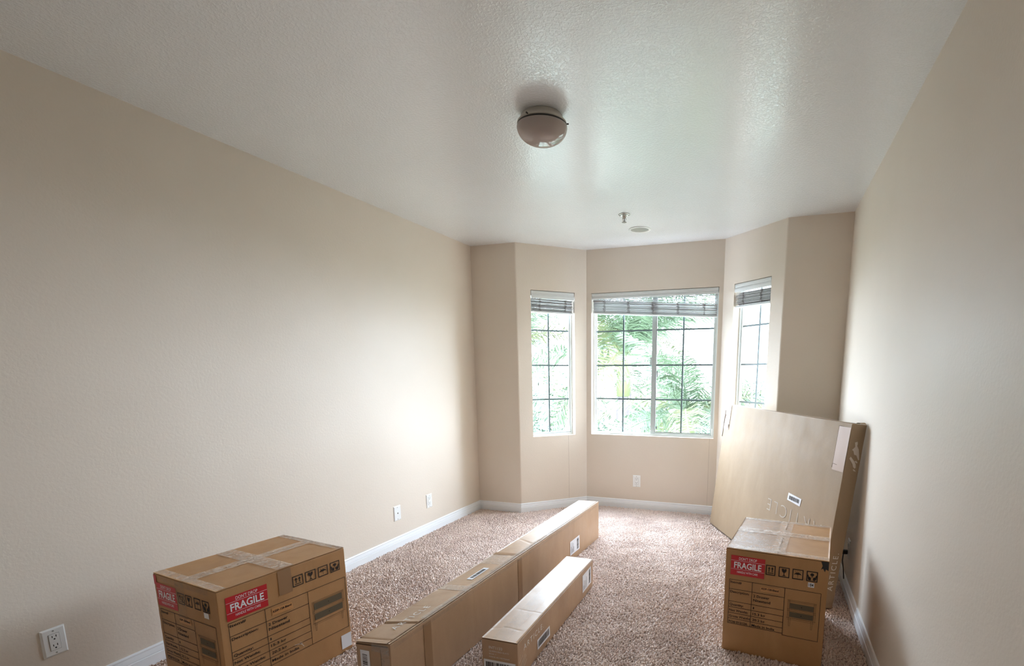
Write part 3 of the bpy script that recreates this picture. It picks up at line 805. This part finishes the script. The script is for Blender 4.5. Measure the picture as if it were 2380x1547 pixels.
def nightstand_carton(x, y, yaw, w_, l_, h_, label, seed, long_axis):
    root = empty('nightstand_carton', box_matrix(x, y, yaw, w_, l_), label, 'box', 'nightstand cartons')
    F = faces(w_, l_, h_)
    carton_body(root, w_, l_, h_, M['kraft'], seed=seed, inset_top=0.0035, amp=0.0014)
    # two top flaps meeting in a seam along the long axis
    def fl(u, v): return wr(u, v, 0.0011, 9, seed)+0.0004*math.sin(u*37)*math.sin(v*29)
    tf = faces(w_, l_, h_-0.0033)['top']
    e = 0.0012; th = 0.003
    if long_axis == 'x':
        mid = l_/2+0.008
        A = (e, w_-e, e, mid-0.0012); Bq = (e, w_-e, mid+0.0012, l_-e)
    else:
        mid = w_/2+0.006
        A = (e, mid-0.0012, e, l_-e); Bq = (mid+0.0012, w_-e, e, l_-e)
    for q in (A, Bq):
        sheet(root, 'flap', M['kraft'], *tf, q[0], q[1], q[2], q[3], 24, 24, lambda u, v: th+fl(u, v), th)
    T = F['top']
    if long_axis == 'x':
        strip(root, T, 0.01, w_-0.01, mid-0.032, mid+0.030, M['tape'], 0.0016, 0.003, seed)
        strip(root, T, 0.246, 0.322, 0.005, l_-0.005, M['tape'], 0.0018, 0.003, seed+3)
        strip(root, T, 0.003, 0.040, 0.004, l_-0.004, M['tape'], 0.0014, 0.003, seed+5)
        strip(root, T, w_-0.036, w_-0.003, 0.004, l_-0.004, M['tape'], 0.0014, 0.003, seed+7)
    else:
        strip(root, T, mid-0.030, mid+0.032, 0.006, l_-0.006, M['tape'], 0.0016, 0.004, seed)
        strip(root, T, 0.005, w_-0.005, 0.292, 0.362, M['tape'], 0.0018, 0.004, seed+3)
        strip(root, T, 0.004, w_-0.004, 0.003, 0.046, M['tape'], 0.0014, 0.004, seed+5)
        strip(root, T, 0.004, w_-0.004, l_-0.04, l_-0.003, M['tape'], 0.0014, 0.003, seed+7)
        strip(root, T, 0.004, mid-0.03, 0.004, l_-0.004, M['tape_shiny'], 0.0012, 0.002, seed+9)
    return root, F

# carton 1 : front-left, long printed face towards the camera's right, short face to the left
b1x = dict(w_=0.5768, l_=0.4538, h_=0.5180)
r1, F1 = nightstand_carton(0.7143, 1.3098, 1.4455, 0.5768, 0.4538, 0.5180, 'brown nightstand carton with red fragile stickers, standing by the left wall', 11, 'x')
Ff = F1['front']
fragile(r1, Ff, .028, .382, .194, .480)
icons(r1, Ff, [(.305, .356), (.366, .419), (.430, .481), (.493, .544)], .418, .467)
info_table(r1, Ff, .029, .174, .369, .567, [.374, .317, .249, .218, .184, .150, .115], .115, 1.18)
drawing(r1, Ff, .383, .553, .313, .209, (.272, .304), (.223, .254), .172)
p_ = Print(*Ff); p_.poly([(.203, .331), (.298, .328), (.292, .357), (.204, .363)], .0009); st = p_.build('item_sticker', M['orange'], r1)
p_ = Print(*Ff); p_.text('KDP-128-Blend', .208, .343, .082, .0085, .03, e=.0014); p_.build('lettering', M['ink'], st)
p_ = Print(*Ff); p_.rect(.5185, .013, .5735, .084, .0010); p_.build('white_sticker', M['label'], r1)
strip(r1, Ff, .243, .303, .404, .514, M['brown_tape'], 0.0006, 0.0006, 2.0)
Fl = F1['left']
fragile(r1, Fl, .014, .378, .166, .480)
p_ = Print(*Fl); p_.rect(.003, .470, .022, .512, .0008); p_.build('red_tape_end', M['red'], r1)
icons(r1, Fl, [(.175, .224), (.232, .277), (.293, .338), (.350, .398)], .417, .466)
info_table(r1, Fl, .021, .128, .271, .426, [.365, .316, .252, .221, .190, .160, .132], .128, 1.0)
drawing(r1, Fl, .290, .412, .305, .215, (.268, .295), (.226, .252), .180)
p_ = Print(*Fl); p_.rect(.355, .392, .388, .415, .0012); p_.build('number_sticker', M['label'], r1)
p_ = Print(*Fl); p_.poly([(.163, .330), (.250, .332), (.249, .358), (.164, .356)], .0009); st = p_.build('item_sticker', M['orange'], r1)
p_ = Print(*Fl); p_.text('KDP-128-Blend', .168, .342, .074, .0080, .03, e=.0014); p_.build('lettering', M['ink'], st)
strip(r1, Fl, .060, .400, .492, .514, M['tape_faint'], 0.0006, 0.001, 4.0)
strip(r1, Fl, .165, .230, .340, .514, M['tape_faint'], 0.0006, 0.0006, 6.0)
# scuff where the print has peeled on the long face
p_ = Print(*Ff)
p_.line((.285, .155), (.318, .147), .0018, .0016); p_.line((.305, .152), (.322, .140), .0016, .0016); p_.line((.318, .147), (.328, .128), .0018, .0016); p_.line((.310, .158), (.322, .150), .0012, .0016)
p_.build('scuff', M['torn'], r1)

# carton 2 : front right
r2, F2 = nightstand_carton(2.5366, 2.4668, -0.1146, 0.4517, 0.5776, 0.5211, 'brown nightstand carton with number 184 sticker, in front of the leaning box', 23, 'y')
Ff = F2['front']
fragile(r2, Ff, .025, .391, .182, .488)
icons(r2, Ff, [(.186, .229), (.243, .290), (.302, .349), (.362, .409)], .416, .465)
p_ = Print(*Ff); p_.rect(.371, .389, .397, .411, .0010); ns = p_.build('number_sticker', M['label'], r2); ns['label'] = 'white sticker reading 184'
p_ = Print(*Ff); p_.text('184', .374, .3925, .020, .015, .015, e=.0015); p_.build('lettering', M['ink'], ns)
info_table(r2, Ff, .022, .128, .274, .429, [.367, .318, .255, .225, .195, .166, .139], .131, 1.0)
drawing(r2, Ff, .289, .414, .312, .224, (.271, .297), (.229, .255), .184)
p_ = Print(*Ff); p_.poly([(.168, .328), (.251, .331), (.251, .356), (.168, .352)], .0009); st = p_.build('item_sticker', M['orange'], r2)
p_ = Print(*Ff); p_.text('KDP-128-Blend', .172, .340, .076, .0085, .03, e=.0014); p_.build('lettering', M['ink'], st)
# torn dark hole at its top right corner
p_ = Print(*Ff); p_.poly([(.418, .518), (.4505, .519), (.4505, .478), (.440, .484), (.436, .470), (.428, .486), (.420, .480), (.426, .498)], .0010); p_.build('torn_corner', M['slot'], r2)

# ------------------------------------------------------------------ long and short flat cartons
def creased_top(root, name, mat, F, u0, u1, v0, v1, creases, hfun, nu, nv, seed, thick=0.003):
    def fn(u, v):
        z = hfun(u, v)+wr(u, v, 0.0012, 7, seed)
        for (a0, b0, a1, b1, dep, wd) in creases:
            d = Vector((a1-a0, b1-b0)); ln = d.length; d /= ln
            rel = Vector((u-a0, v-b0)); tt = rel.dot(d)
            dist = rel.x*d.y-rel.y*d.x
            if -0.01 < tt < ln+0.01: z -= dep*math.exp(-(dist/wd)**2)
        return z
    return sheet(root, name, mat, *F, u0, u1, v0, v1, nu, nv, fn, thick)

w_, l_, h_ = 0.1758, 2.4137, 0.2948
r3 = empty('long_carton', box_matrix(1.1621, 1.5268, -0.0337, w_, l_), 'very long narrow brown carton lying down the middle of the carpet', 'box')
CO = (-0.012, 0.008, 0.006, 0.009)
def hf3(u, v):
    x, y = u/w_-.5, v/l_-.5
    return CO[0]*(.5-x)*(.5-y)+CO[1]*(.5+x)*(.5-y)+CO[2]*(.5-x)*(.5+y)+CO[3]*(.5+x)*(.5+y)
F3 = faces(w_, l_, h_)
carton_body(r3, w_, l_, h_, M['kraft2'], seed=5, corner=CO, inset_top=0.0045, amp=0.0012)
cre = [(.0, .157, .176, .188, .0045, .006), (.0, .172, .176, .200, -.002, .010), (.0, .026, .176, .030, .003, .005), (.0, .526, .176, .530, .0018, .003), (.0, .586, .176, .597, .0015, .003),
       (.0, .33, .10, .345, .001, .004), (.03, .90, .14, .93, .0015, .004), (.025, 1.35, .142, 1.28, .003, .004), (.02, 1.715, .14, 1.729, .003, .004)]
T3 = faces(w_, l_, h_-0.0040)['top']
creased_top(r3, 'lid_flap', M['kraft2'], T3, 0.001, 0.1600, 0.001, l_-0.001, cre, lambda u, v: hf3(u, v)+0.0035, 12, 480, 3)
creased_top(r3, 'lid_edge', M['kraft2'], T3, 0.1650, 0.1750, 0.001, l_-0.001, cre[:1], lambda u, v: hf3(u, v)+0.0030, 2, 240, 4)
TT = F3['top']
def strip3(F, u0, u1, v0, v1, mat, base, amp, seed, nm='packing_tape', hf=None):
    nu, nv = max(2, int((u1-u0)/.006)), max(2, int((v1-v0)/.010))
    return sheet(r3, nm, mat, *F, u0, u1, v0, v1, nu, nv, lambda u, v: base+(hf(u, v) if hf else 0)+wr(u, v, amp*.5, 50, seed))
strip3(TT, .143, .1755, .22, l_-.01, M['tape_shiny'], .0018, .004, 1.0, hf=hf3)
strip3(TT, .003, .158, 1.052, 1.090, M['brown_tape'], .0016, .0008, 2.0, hf=hf3)
strip3(TT, .004, .170, .530, .592, M['tape'], .0010, .001, 2.0, hf=hf3)
strip3(TT, .004, .155, .90, 1.05, M['tape'], .0010, .0015, 4.0, hf=hf3)
strip3(F3['right'], .200, .250, .004, .288, M['brown_tape'], .0006, .0006, 5.0)
strip3(F3['right'], 1.038, 1.086, .004, .285, M['brown_tape'], .0006, .0006, 6.0)
strip3(F3['right'], .02, 2.38, .274, .290, M['tape_faint'], .0006, .0014, 7.0)
strip3(F3['front'], .130, .172, .010, .288, M['tape_shiny'], .0010, .004, 8.0)
strip3(F3['front'], .085, .170, .258, .294, M['tape_shiny'], .0012, .004, 9.0)
p_ = Print(*F3['front']); p_.poly([(.004, .276), (.165, .290), (.165, .284), (.004, .271)], .0008); p_.rect(.126, .02, .1285, .27, .0008); p_.build('flap_gap', M['seam'], r3)
# letters along the lid: reading direction +y, tops towards -x
X3l = w_/2
PT = Print((-w_/2+.108, -l_/2, h_+.0012), (0, 1, 0), (-1, 0, 0), (0, 0, 1))
PT.P = lambda u, v, e, s=PT: s.o+s.a*u+s.b*v+s.n*(e+hf3(.108-v, u)+.0009)
PT.text('ARTICLE', .108, .0, .232, .030, -0.002, 1.35, e=.0012); PT.build('lettering', M['ink_white'], r3)
Pq = Print(*TT); Pq.P = lambda u, v, e, s=Pq: s.o+s.a*u+s.b*v+s.n*(e+hf3(u, v)+.0012)
Pq.rect(.0755, .670, .1105, .838, .0012); lb = Pq.build('barcode_label', M['label'], r3)
Pq = Print(*TT); Pq.P = lambda u, v, e, s=Pq: s.o+s.a*u+s.b*v+s.n*(e+hf3(u, v)+.0012)
barcode(Pq, .083, .690, .103, .822, 'v', 5, e=.0018); Pq.build('barcode', M['ink'], lb)
Pq = Print(*F3['front']); Pq.poly([(.021, .100), (.070, .100), (.069, .253), (.022, .251)], .0010); lb = Pq.build('barcode_label', M['label'], r3)
Pq = Print(*F3['front']); barcode(Pq, .032, .115, .057, .238, 'v', 8, e=.0015); Pq.build('barcode', M['ink'], lb)
Pq = Print(*F3['right']); Pq.poly([(1.810, .044), (1.988, .043), (1.986, .150), (1.809, .148)], .0010); lb = Pq.build('shipping_label', M['label'], r3)
Pq = Print(*F3['right']); barcode(Pq, 1.935, .055, 1.968, .140, 'v', 9, e=.0015)
for k in range(5): Pq.rect(1.825+k*.012, .056, 1.829+k*.012, .056+[.05, .08, .03, .07, .04][k], .0015)
Pq.build('barcode', M['ink'], lb)

# short narrow carton with bed slats
w_, l_, h_ = 0.1776, 1.0960, 0.1772
r4 = empty('slim_carton', box_matrix(1.5268, 1.8854, 0.0161, w_, l_), 'short slim carton with white lettering beside the very long one', 'box')
F4 = faces(w_, l_, h_)
carton_body(r4, w_, l_, h_, M['kraft2'], seed=9, inset_top=0.0045, amp=0.0010)
T4 = faces(w_, l_, h_-0.0040)['top']
creased_top(r4, 'lid_flap', M['kraft2'], T4, 0.001, w_-0.001, 0.001, l_-0.001,
            [(.009, .090, .065, .120, .0015, .004), (.065, .120, .140, .108, .0015, .004), (.046, .305, .169, .298, .0018, .003), (.11, .66, .15, .67, .002, .003)], lambda u, v: .0036, 14, 200, 8)
def strip4(F, u0, u1, v0, v1, mat, base, amp, seed, nm='packing_tape'):
    nu, nv = max(2, int((u1-u0)/.006)), max(2, int((v1-v0)/.010))
    return sheet(r4, nm, mat, *F, u0, u1, v0, v1, nu, nv, lambda u, v: base+wr(u, v, amp*.5, 40, seed))
strip4(F4['top'], .050, .125, .004, l_-.004, M['tape_faint'], .0026, .0006, 1.0)
Pq = Print(*F4['front'])
Pq.text('INT1133', .036, .131, .066, .0125, .004, e=.0008); Pq.text('QUEEN BED-SLATS', .036, .1165, .098, .0068, .0, e=.0008)
Pq.text('BOX 1', .036, .1030, .033, .0062, .0, e=.0008); Pq.text('MADE IN VIETNAM', .036, .0890, .100, .0062, .0, e=.0008)
Pq.build('lettering', M['ink_white'], r4)
Pq = Print(*F4['front']); Pq.rect(.008, .020, .166, .0765, .0010); lb = Pq.build('barcode_label', M['label'], r4)
Pq = Print(*F4['front']); barcode(Pq, .018, .026, .156, .066, 'u', 12, e=.0015); Pq.build('barcode', M['ink'], lb)
Pq = Print(*F4['right']); Pq.text('ARTICLE.', .060, .1115, .228, .0270, -0.002, 1.30, e=.0008); Pq.build('lettering', M['ink_white'], r4)
Pq = Print(*F4['right']); Pq.poly([(.213, .031), (.370, .028), (.366, .083), (.211, .083)], .0010); lb = Pq.build('barcode_label', M['label'], r4)
Pq = Print(*F4['right']); barcode(Pq, .222, .040, .358, .074, 'u', 14, e=.0015); Pq.build('barcode', M['ink'], lb)
Pq = Print(*F4['right']); Pq.poly([(.890, .034), (1.056, .038), (1.052, .148), (.888, .144)], .0010); lb = Pq.build('shipping_label', M['label'], r4)
Pq = Print(*F4['right']); barcode(Pq, 1.010, .048, 1.038, .138, 'v', 15, e=.0015)
for k in range(5): Pq.rect(.902+k*.014, .045, .906+k*.014, .045+[.03, .06, .02, .05, .07][k], .0015)
Pq.build('barcode', M['ink'], lb)
Pq = Print(*F4['right'])
for a_, b_, c_, d_ in ((.02, .052, .075, .088), (.03, .040, .085, .078), (.012, .075, .05, .095), (.05, .03, .09, .055), (.01, .03, .03, .05)): Pq.line((a_, b_), (c_, d_), .0016, .0009)
Pq.build('scuff', M['ink_white'], r4)

# ------------------------------------------------------------------ big flat carton leaning on the right wall
t5, l5, h5, th5, yaw5 = 0.090, 1.7466, 1.0736, 0.1081, 0.4619
ex = Vector((math.cos(yaw5), math.sin(yaw5), 0)); ey = Vector((-math.sin(yaw5), math.cos(yaw5), 0))
up5 = Z3*math.cos(th5)+ex*math.sin(th5); n5 = ex*math.cos(th5)-Z3*math.sin(th5)
o5 = Vector((3.0270, 3.0819, t5*math.sin(th5)-0.004))
root5 = empty('flat_carton', frame_mat(o5+n5*t5/2+ey*l5/2, n5, ey, up5), 'big flat tan carton leaning against the right wall by the window', 'box')
F5 = faces(t5, l5, h5)
carton_body(root5, t5, l5, h5, M['kraft3'], z0=0.0, seed=15, amp=0.0014)
FL = F5['left']
Pq = Print(*FL); Pq.poly([(1.224, .517), (1.383, .511), (1.389, .560), (1.228, .566)], .0010); lb = Pq.build('barcode_label', M['label'], root5)
Pq = Print(*FL); barcode(Pq, 1.243, .526, 1.368, .551, 'u', 21, e=.0015); Pq.build('barcode', M['ink'], lb)
# upside-down lettering: baseline on top, reading from near to far
o_, a_, b_, n_ = [Vector(q) for q in FL]
Pq = Print(o_+a_*1.640+b_*.470, -a_, -b_, n_); Pq.text('ARTICLE', .0, .0, .665, .085, -0.020, 1.30, e=.0008); Pq.build('lettering', M['ink_faint'], root5)
# 'front' narrow side: reads upwards
o_, a_, b_, n_ = [Vector(q) for q in F5['front']]
Pq = Print(o_+a_*.066, b_, -a_, n_); Pq.text('ARTICLE.', .108, .0, .226, .031, -0.002, 1.30, e=.0008); Pq.build('lettering', M['ink_white'], root5)
for k, (u0, u1, v0, v1) in enumerate(((1.640, 1.7456, .800, 1.050), (.004, .110, .860, 1.068))):
    ob = sheet(root5, 'tape_patch', M['patch'], *FL, u0, u1, v0, v1, 8, 16, lambda u, v: .0012+wr(u, v, .0006, 20, 3.0))
Pq = Print(*FL)
Pq.line((1.638, .820), (1.638, 1.052), .0022, .0016); Pq.line((1.638, 1.052), (1.742, 1.046), .0022, .0016); Pq.line((1.638, .835), (1.68, .833), .002, .0022)
Pq.line((.112, .90), (.118, 1.066), .0022, .0016)
Pq.poly([(1.634, .812), (1.640, .812), (1.640, .835), (1.636, .835)], .0016)
Pq.poly([(.085, .905), (.118, .905), (.100, .860)], .0020)
Pq.build('tear_edge', M['seam'], root5)
# flap torn away at the far upper corner: dark arrowhead hanging past the edge
mb = MB(); x = -t5/2
mb.box(x-.003, l5/2, .79, x+.001, l5/2+.006, 1.02)
mb.add([(x-.004, l5/2+.004, .985), (x-.004, l5/2-.018, .985), (x-.004, l5/2+.006, .905), (x, l5/2+.004, .985), (x, l5/2-.018, .985), (x, l5/2+.006, .905)], [(0, 1, 2), (5, 4, 3), (0, 3, 4, 1), (1, 4, 5, 2), (2, 5, 3, 0)])
mb.build('torn_flap', M['seam'], root5)
Pq = Print(*F5['front'])
for pts in ([(.036, .972), (.050, .978), (.054, .965), (.052, .955), (.066, .935), (.074, .905), (.080, .878), (.074, .876), (.058, .902), (.044, .905), (.036, .925), (.026, .930), (.042, .948)],
            [(.020, .881), (.026, .893), (.052, .868), (.064, .852), (.068, .832), (.060, .828), (.050, .838), (.044, .852)],
            [(.052, .868), (.064, .872), (.074, .862), (.068, .858)], [(.052, .824), (.062, .822), (.074, .812), (.058, .814)]):
    Pq.poly(pts, .0010)
Pq.build('torn_paper', M['torn'], root5)
strip5 = sheet(root5, 'packing_tape', M['tape'], *F5['top'], .004, t5-.004, .005, l5-.005, 6, 90, lambda u, v: .0010+wr(u, v, .0015, 30, 3.0))
mb = MB(); pts = []
vs = []; fs = []
for k in range(9):
    f_ = k/8; vs += [(.010, -l5/2+.002+.05*f_, h5+.001+.006*math.sin(f_*3.1)), (t5/2-.001, -l5/2+.002+.05*f_, h5+.001+.010*math.sin(f_*3.1))]
for k in range(8): fs.append((2*k, 2*k+1, 2*k+3, 2*k+2))
mb.add(vs, fs); mb.build('curled_flap', M['kraft3'], root5)

# ------------------------------------------------------------------ carpet pile (tufts nobody could count)
def footprint(root, w_, l_, pad=0.003):
    mi = root.matrix_world.inverted(); return mi, w_/2+pad, l_/2+pad
bpy.context.view_layer.update()
foots = [footprint(r1, .5768, .4538), footprint(r2, .4517, .5776), footprint(r3, .1758, 2.4137), footprint(r4, .1776, 1.096)]
pitch = 0.0100
gx, gy = np.meshgrid(np.arange(0.012, W-0.012, pitch), np.arange(0.85, L+D-0.012, pitch))
gx = gx.ravel()+rng.uniform(-.45, .45, gx.size)*pitch; gy = gy.ravel()+rng.uniform(-.45, .45, gy.size)*pitch
edge = 0.013
keep = (gx > edge) & (gx < W-edge) & (gy < L+D-edge)
keep &= ~((gy > L-edge) & ((gx < X1) | (gx > X4)))
s2 = math.sqrt(.5)
dl = (gx-X1)*(D)-(gy-L)*(X2-X1); dl /= LB       # distance from the left bay panel, positive inside
dr = (X4-gx)*(D)-(gy-L)*(X4-X3); dr /= LBR
keep &= ~((gy > L-edge*2) & ((dl < edge) | (dr < edge)))
for mi, hx, hy in foots:
    a00, a01, a03, a10, a11, a13 = mi[0][0], mi[0][1], mi[0][3], mi[1][0], mi[1][1], mi[1][3]
    lx = a00*gx+a01*gy+a03; ly = a10*gx+a11*gy+a13
    keep &= ~((abs(lx) < hx) & (abs(ly) < hy))
# line of the leaning carton's foot
lx = (gx-o5.x)*ex.x+(gy-o5.y)*ex.y; ly = (gx-o5.x)*ey.x+(gy-o5.y)*ey.y
keep &= ~((lx > -.004) & (lx < t5+.004) & (ly > -.004) & (ly < l5+.004))
gx, gy = gx[keep], gy[keep]; N = gx.size
# nap direction varies smoothly over the floor
def smooth_field(x, y, s, seed):
    r_ = np.random.default_rng(seed); z = np.zeros_like(x)
    for k in range(9):
        kx, ky, ph = r_.normal(0, s), r_.normal(0, s), r_.uniform(0, 6.28); z += np.sin(kx*x+ky*y+ph)
    return z/3.0
ang = rng.uniform(0, 2*np.pi, N)
nap = smooth_field(gx, gy, 7, 3)*1.6
ln = rng.uniform(0.0052, 0.0088, N); wd = rng.uniform(0.0023, 0.0036, N)
hgt = rng.uniform(0.0050, 0.0135, N)+0.0012*smooth_field(gx, gy, 22, 9)
ca, sa = np.cos(ang), np.sin(ang)
lean = 0.0025
tx = lean*np.cos(nap)+rng.normal(0, .0016, N); ty = lean*np.sin(nap)+rng.normal(0, .0016, N)
V = np.zeros((N, 9, 3))
sq = [(1, 0), (0, 1), (-1, 0), (0, -1)]
for k, (a_, b_) in enumerate(sq):
    V[:, k, 0] = gx+a_*ln*ca-b_*wd*sa; V[:, k, 1] = gy+a_*ln*sa+b_*wd*ca; V[:, k, 2] = FZ-0.001
    V[:, 4+k, 0] = gx+tx*.8+.85*(a_*ln*ca-b_*wd*sa); V[:, 4+k, 1] = gy+ty*.8+.85*(a_*ln*sa+b_*wd*ca); V[:, 4+k, 2] = FZ+hgt*.72
V[:, 8, 0] = gx+tx; V[:, 8, 1] = gy+ty; V[:, 8, 2] = FZ+hgt
base = (np.arange(N)*9)[:, None]
quads = []
for k in range(4):
    q = (k+1) % 4
    quads.append(base+np.array([[k, q, 4+q]])); quads.append(base+np.array([[k, 4+q, 4+k]])); quads.append(base+np.array([[4+k, 4+q, 8]]))
Fa = np.concatenate(quads, axis=0)
me = bpy.data.meshes.new('carpet_pile')
me.vertices.add(N*9); me.vertices.foreach_set('co', V.reshape(-1))
nf = Fa.shape[0]
me.loops.add(nf*3); me.loops.foreach_set('vertex_index', Fa.reshape(-1).astype(np.int32))
me.polygons.add(nf); me.polygons.foreach_set('loop_start', np.arange(0, nf*3, 3, dtype=np.int32))
me.polygons.foreach_set('use_smooth', np.ones(nf, dtype=bool))
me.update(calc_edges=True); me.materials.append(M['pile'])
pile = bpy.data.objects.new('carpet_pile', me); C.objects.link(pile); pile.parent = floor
pile['kind'] = 'stuff'

# ------------------------------------------------------------------ outdoors
GZ = -4.5
mb = MB(); mb.add([(-60, 5.2, GZ), (60, 5.2, GZ), (60, 120, GZ), (-60, 120, GZ)], [(0, 1, 2, 3)])
g = mb.build('ground', M['ground']); g['kind'] = 'structure'

# unseen stucco slab added outside to shade the left wall's bright spot
mb = MB(); mb.box(5.0, 4.6, GZ, 5.4, 7.0, 4.2)
wg = mb.build('light_blocker', M['stucco']); wg['kind'] = 'structure'

def frond_mesh(name, length, droop, leaf_len, nleaf, seed, mat):
    rs = random.Random(seed); mb = MB(); pts = []
    for i in range(15):
        f_ = i/14; pts.append(Vector((length*(f_-0.12*droop*f_*f_), 0, length*(0.42*f_-droop*0.75*f_*f_))))
    mb.tube(pts, [0.022*(1-0.85*i/14)+0.003 for i in range(15)], 5)
    def at(f_):
        x_ = f_*14; i = min(13, int(x_)); return pts[i].lerp(pts[i+1], x_-i)
    for i in range(nleaf):
        f_ = 0.14+0.85*i/nleaf; p_ = at(f_); q_ = at(min(1, f_+.02)); d = (q_-p_).normalized()
        ll = leaf_len*math.sin(math.pi*min(.93, f_*.80+.14))**.6
        for s_ in (-1, 1):
            side = Vector((0, s_, 0))
            dirn = (d*rs.uniform(.35, .7)+side*rs.uniform(.75, 1.0)+Z3*rs.uniform(-.35, .55)).normalized()
            tip = p_+dirn*ll*rs.uniform(.85, 1.1)+Vector((0, 0, -ll*rs.uniform(.15, .5)))
            mid = p_+dirn*ll*.55
            wv = d*0.016
            mb.add([p_-wv*.6, p_+wv*.6, mid+wv, mid-wv, tip], [(0, 1, 2, 3), (3, 2, 4)])
    me = bpy.data.meshes.new(name); me.from_pydata(mb.v, [], mb.f); me.materials.append(mat); return me
FR = [frond_mesh('frond', 2.5, .9, .55, 70, 1, M['leaf']), frond_mesh('frond', 2.3, 1.15, .5, 66, 2, M['leaf2']), frond_mesh('frond', 2.6, .7, .58, 72, 3, M['leaf'])]

def palm(x, y, zc, n, scale, seed, label):
    rs = random.Random(seed)
    root = empty('palm_tree', Matrix.Translation((x, y, GZ)), label, 'palm')
    zt = zc-GZ
    pts = [(0.02*math.sin(i), 0.02*math.cos(i*1.3), zt*i/40) for i in range(41)]
    mb = MB(); mb.tube(pts, [.15+.012*(i % 2)-.0004*i for i in range(41)], 14); mb.build('trunk', M['trunk'], root)
    mb = MB(); mb.tube([(0, 0, zt-.1), (0, 0, zt+.25), (0, 0, zt+.6), (0, 0, zt+.95)], [.155, .15, .10, .05], 12); mb.build('crown_shaft', M['shaft'], root, smooth=True)
    for i in range(n):
        o = bpy.data.objects.new('frond', FR[rs.randrange(3)]); C.objects.link(o); o.parent = root
        el = rs.uniform(-.60, .75) if i % 3 else rs.uniform(.5, 1.05)
        o.location = (0, 0, zt+.45+.3*rs.random()); o.rotation_euler = (rs.uniform(-.3, .3), -el, i*2.399+rs.uniform(-.2, .2)); o.scale = (scale,)*3
    return root
palm(-0.156, 10.5, 0.95, 26, .98, 1, 'tall palm whose trunk shows in the left half of the middle window')
palm(1.66, 7.20, 0.0, 22, .64, 2, 'lower palm with arching fronds in the right half of the middle window')
palm(-4.9, 14.6, 1.25, 22, 1.35, 3, 'palm seen through the narrow left bay window')

# leafy shrubs below the windows
def shrub(x, y, z, r_, n, seed, label):
    rs = np.random.default_rng(seed)
    u = rs.normal(size=(n, 3)); u /= np.linalg.norm(u, axis=1)[:, None]
    c = np.array([x, y, z])+u*(r_*(rs.uniform(.55, 1.05, n))[:, None])*np.array([1.2, 1.2, 1.0])
    a = rs.normal(size=(n, 3)); a /= np.linalg.norm(a, axis=1)[:, None]
    b = np.cross(a, rs.normal(size=(n, 3))); b /= np.linalg.norm(b, axis=1)[:, None]
    s = rs.uniform(.07, .15, n)[:, None]
    Vv = np.stack([c-a*s*1.6, c-b*s*.45, c+a*s*1.6, c+b*s*.45], 1).reshape(-1, 3)
    root = empty('leafy_shrub', Matrix.Translation((x, y, GZ)), label, 'shrub', 'shrubs outside the bay windows')
    Vv = Vv-np.array([x, y, GZ])
    me = bpy.data.meshes.new('foliage'); me.from_pydata(Vv.tolist(), [], [(4*i, 4*i+1, 4*i+2, 4*i+3) for i in range(n)]); me.materials.append(M['bush'])
    o = bpy.data.objects.new('foliage', me); C.objects.link(o); o.parent = root; o['kind'] = 'stuff'
    mb = MB(); mb.tube([(0, 0, 0), (.1, 0, (z-GZ)*.5), (0, .05, z-GZ)], [.12, .09, .04], 8); mb.build('stem', M['trunk'], root)
shrub(-6.2, 21.0, -1.0, 2.2, 3000, 1, 'green shrub at the foot of the narrow left window view')
shrub(0.6, 17.0, -1.2, 1.9, 3000, 2, 'green shrub behind the lower palm outside')
shrub(-1.6, 27.5, -1.6, 2.6, 3000, 3, 'green shrub behind the tall palm trunk outside')
shrub(3.4, 21.0, -0.6, 2.0, 2400, 4, 'green shrub low in the narrow right window view')
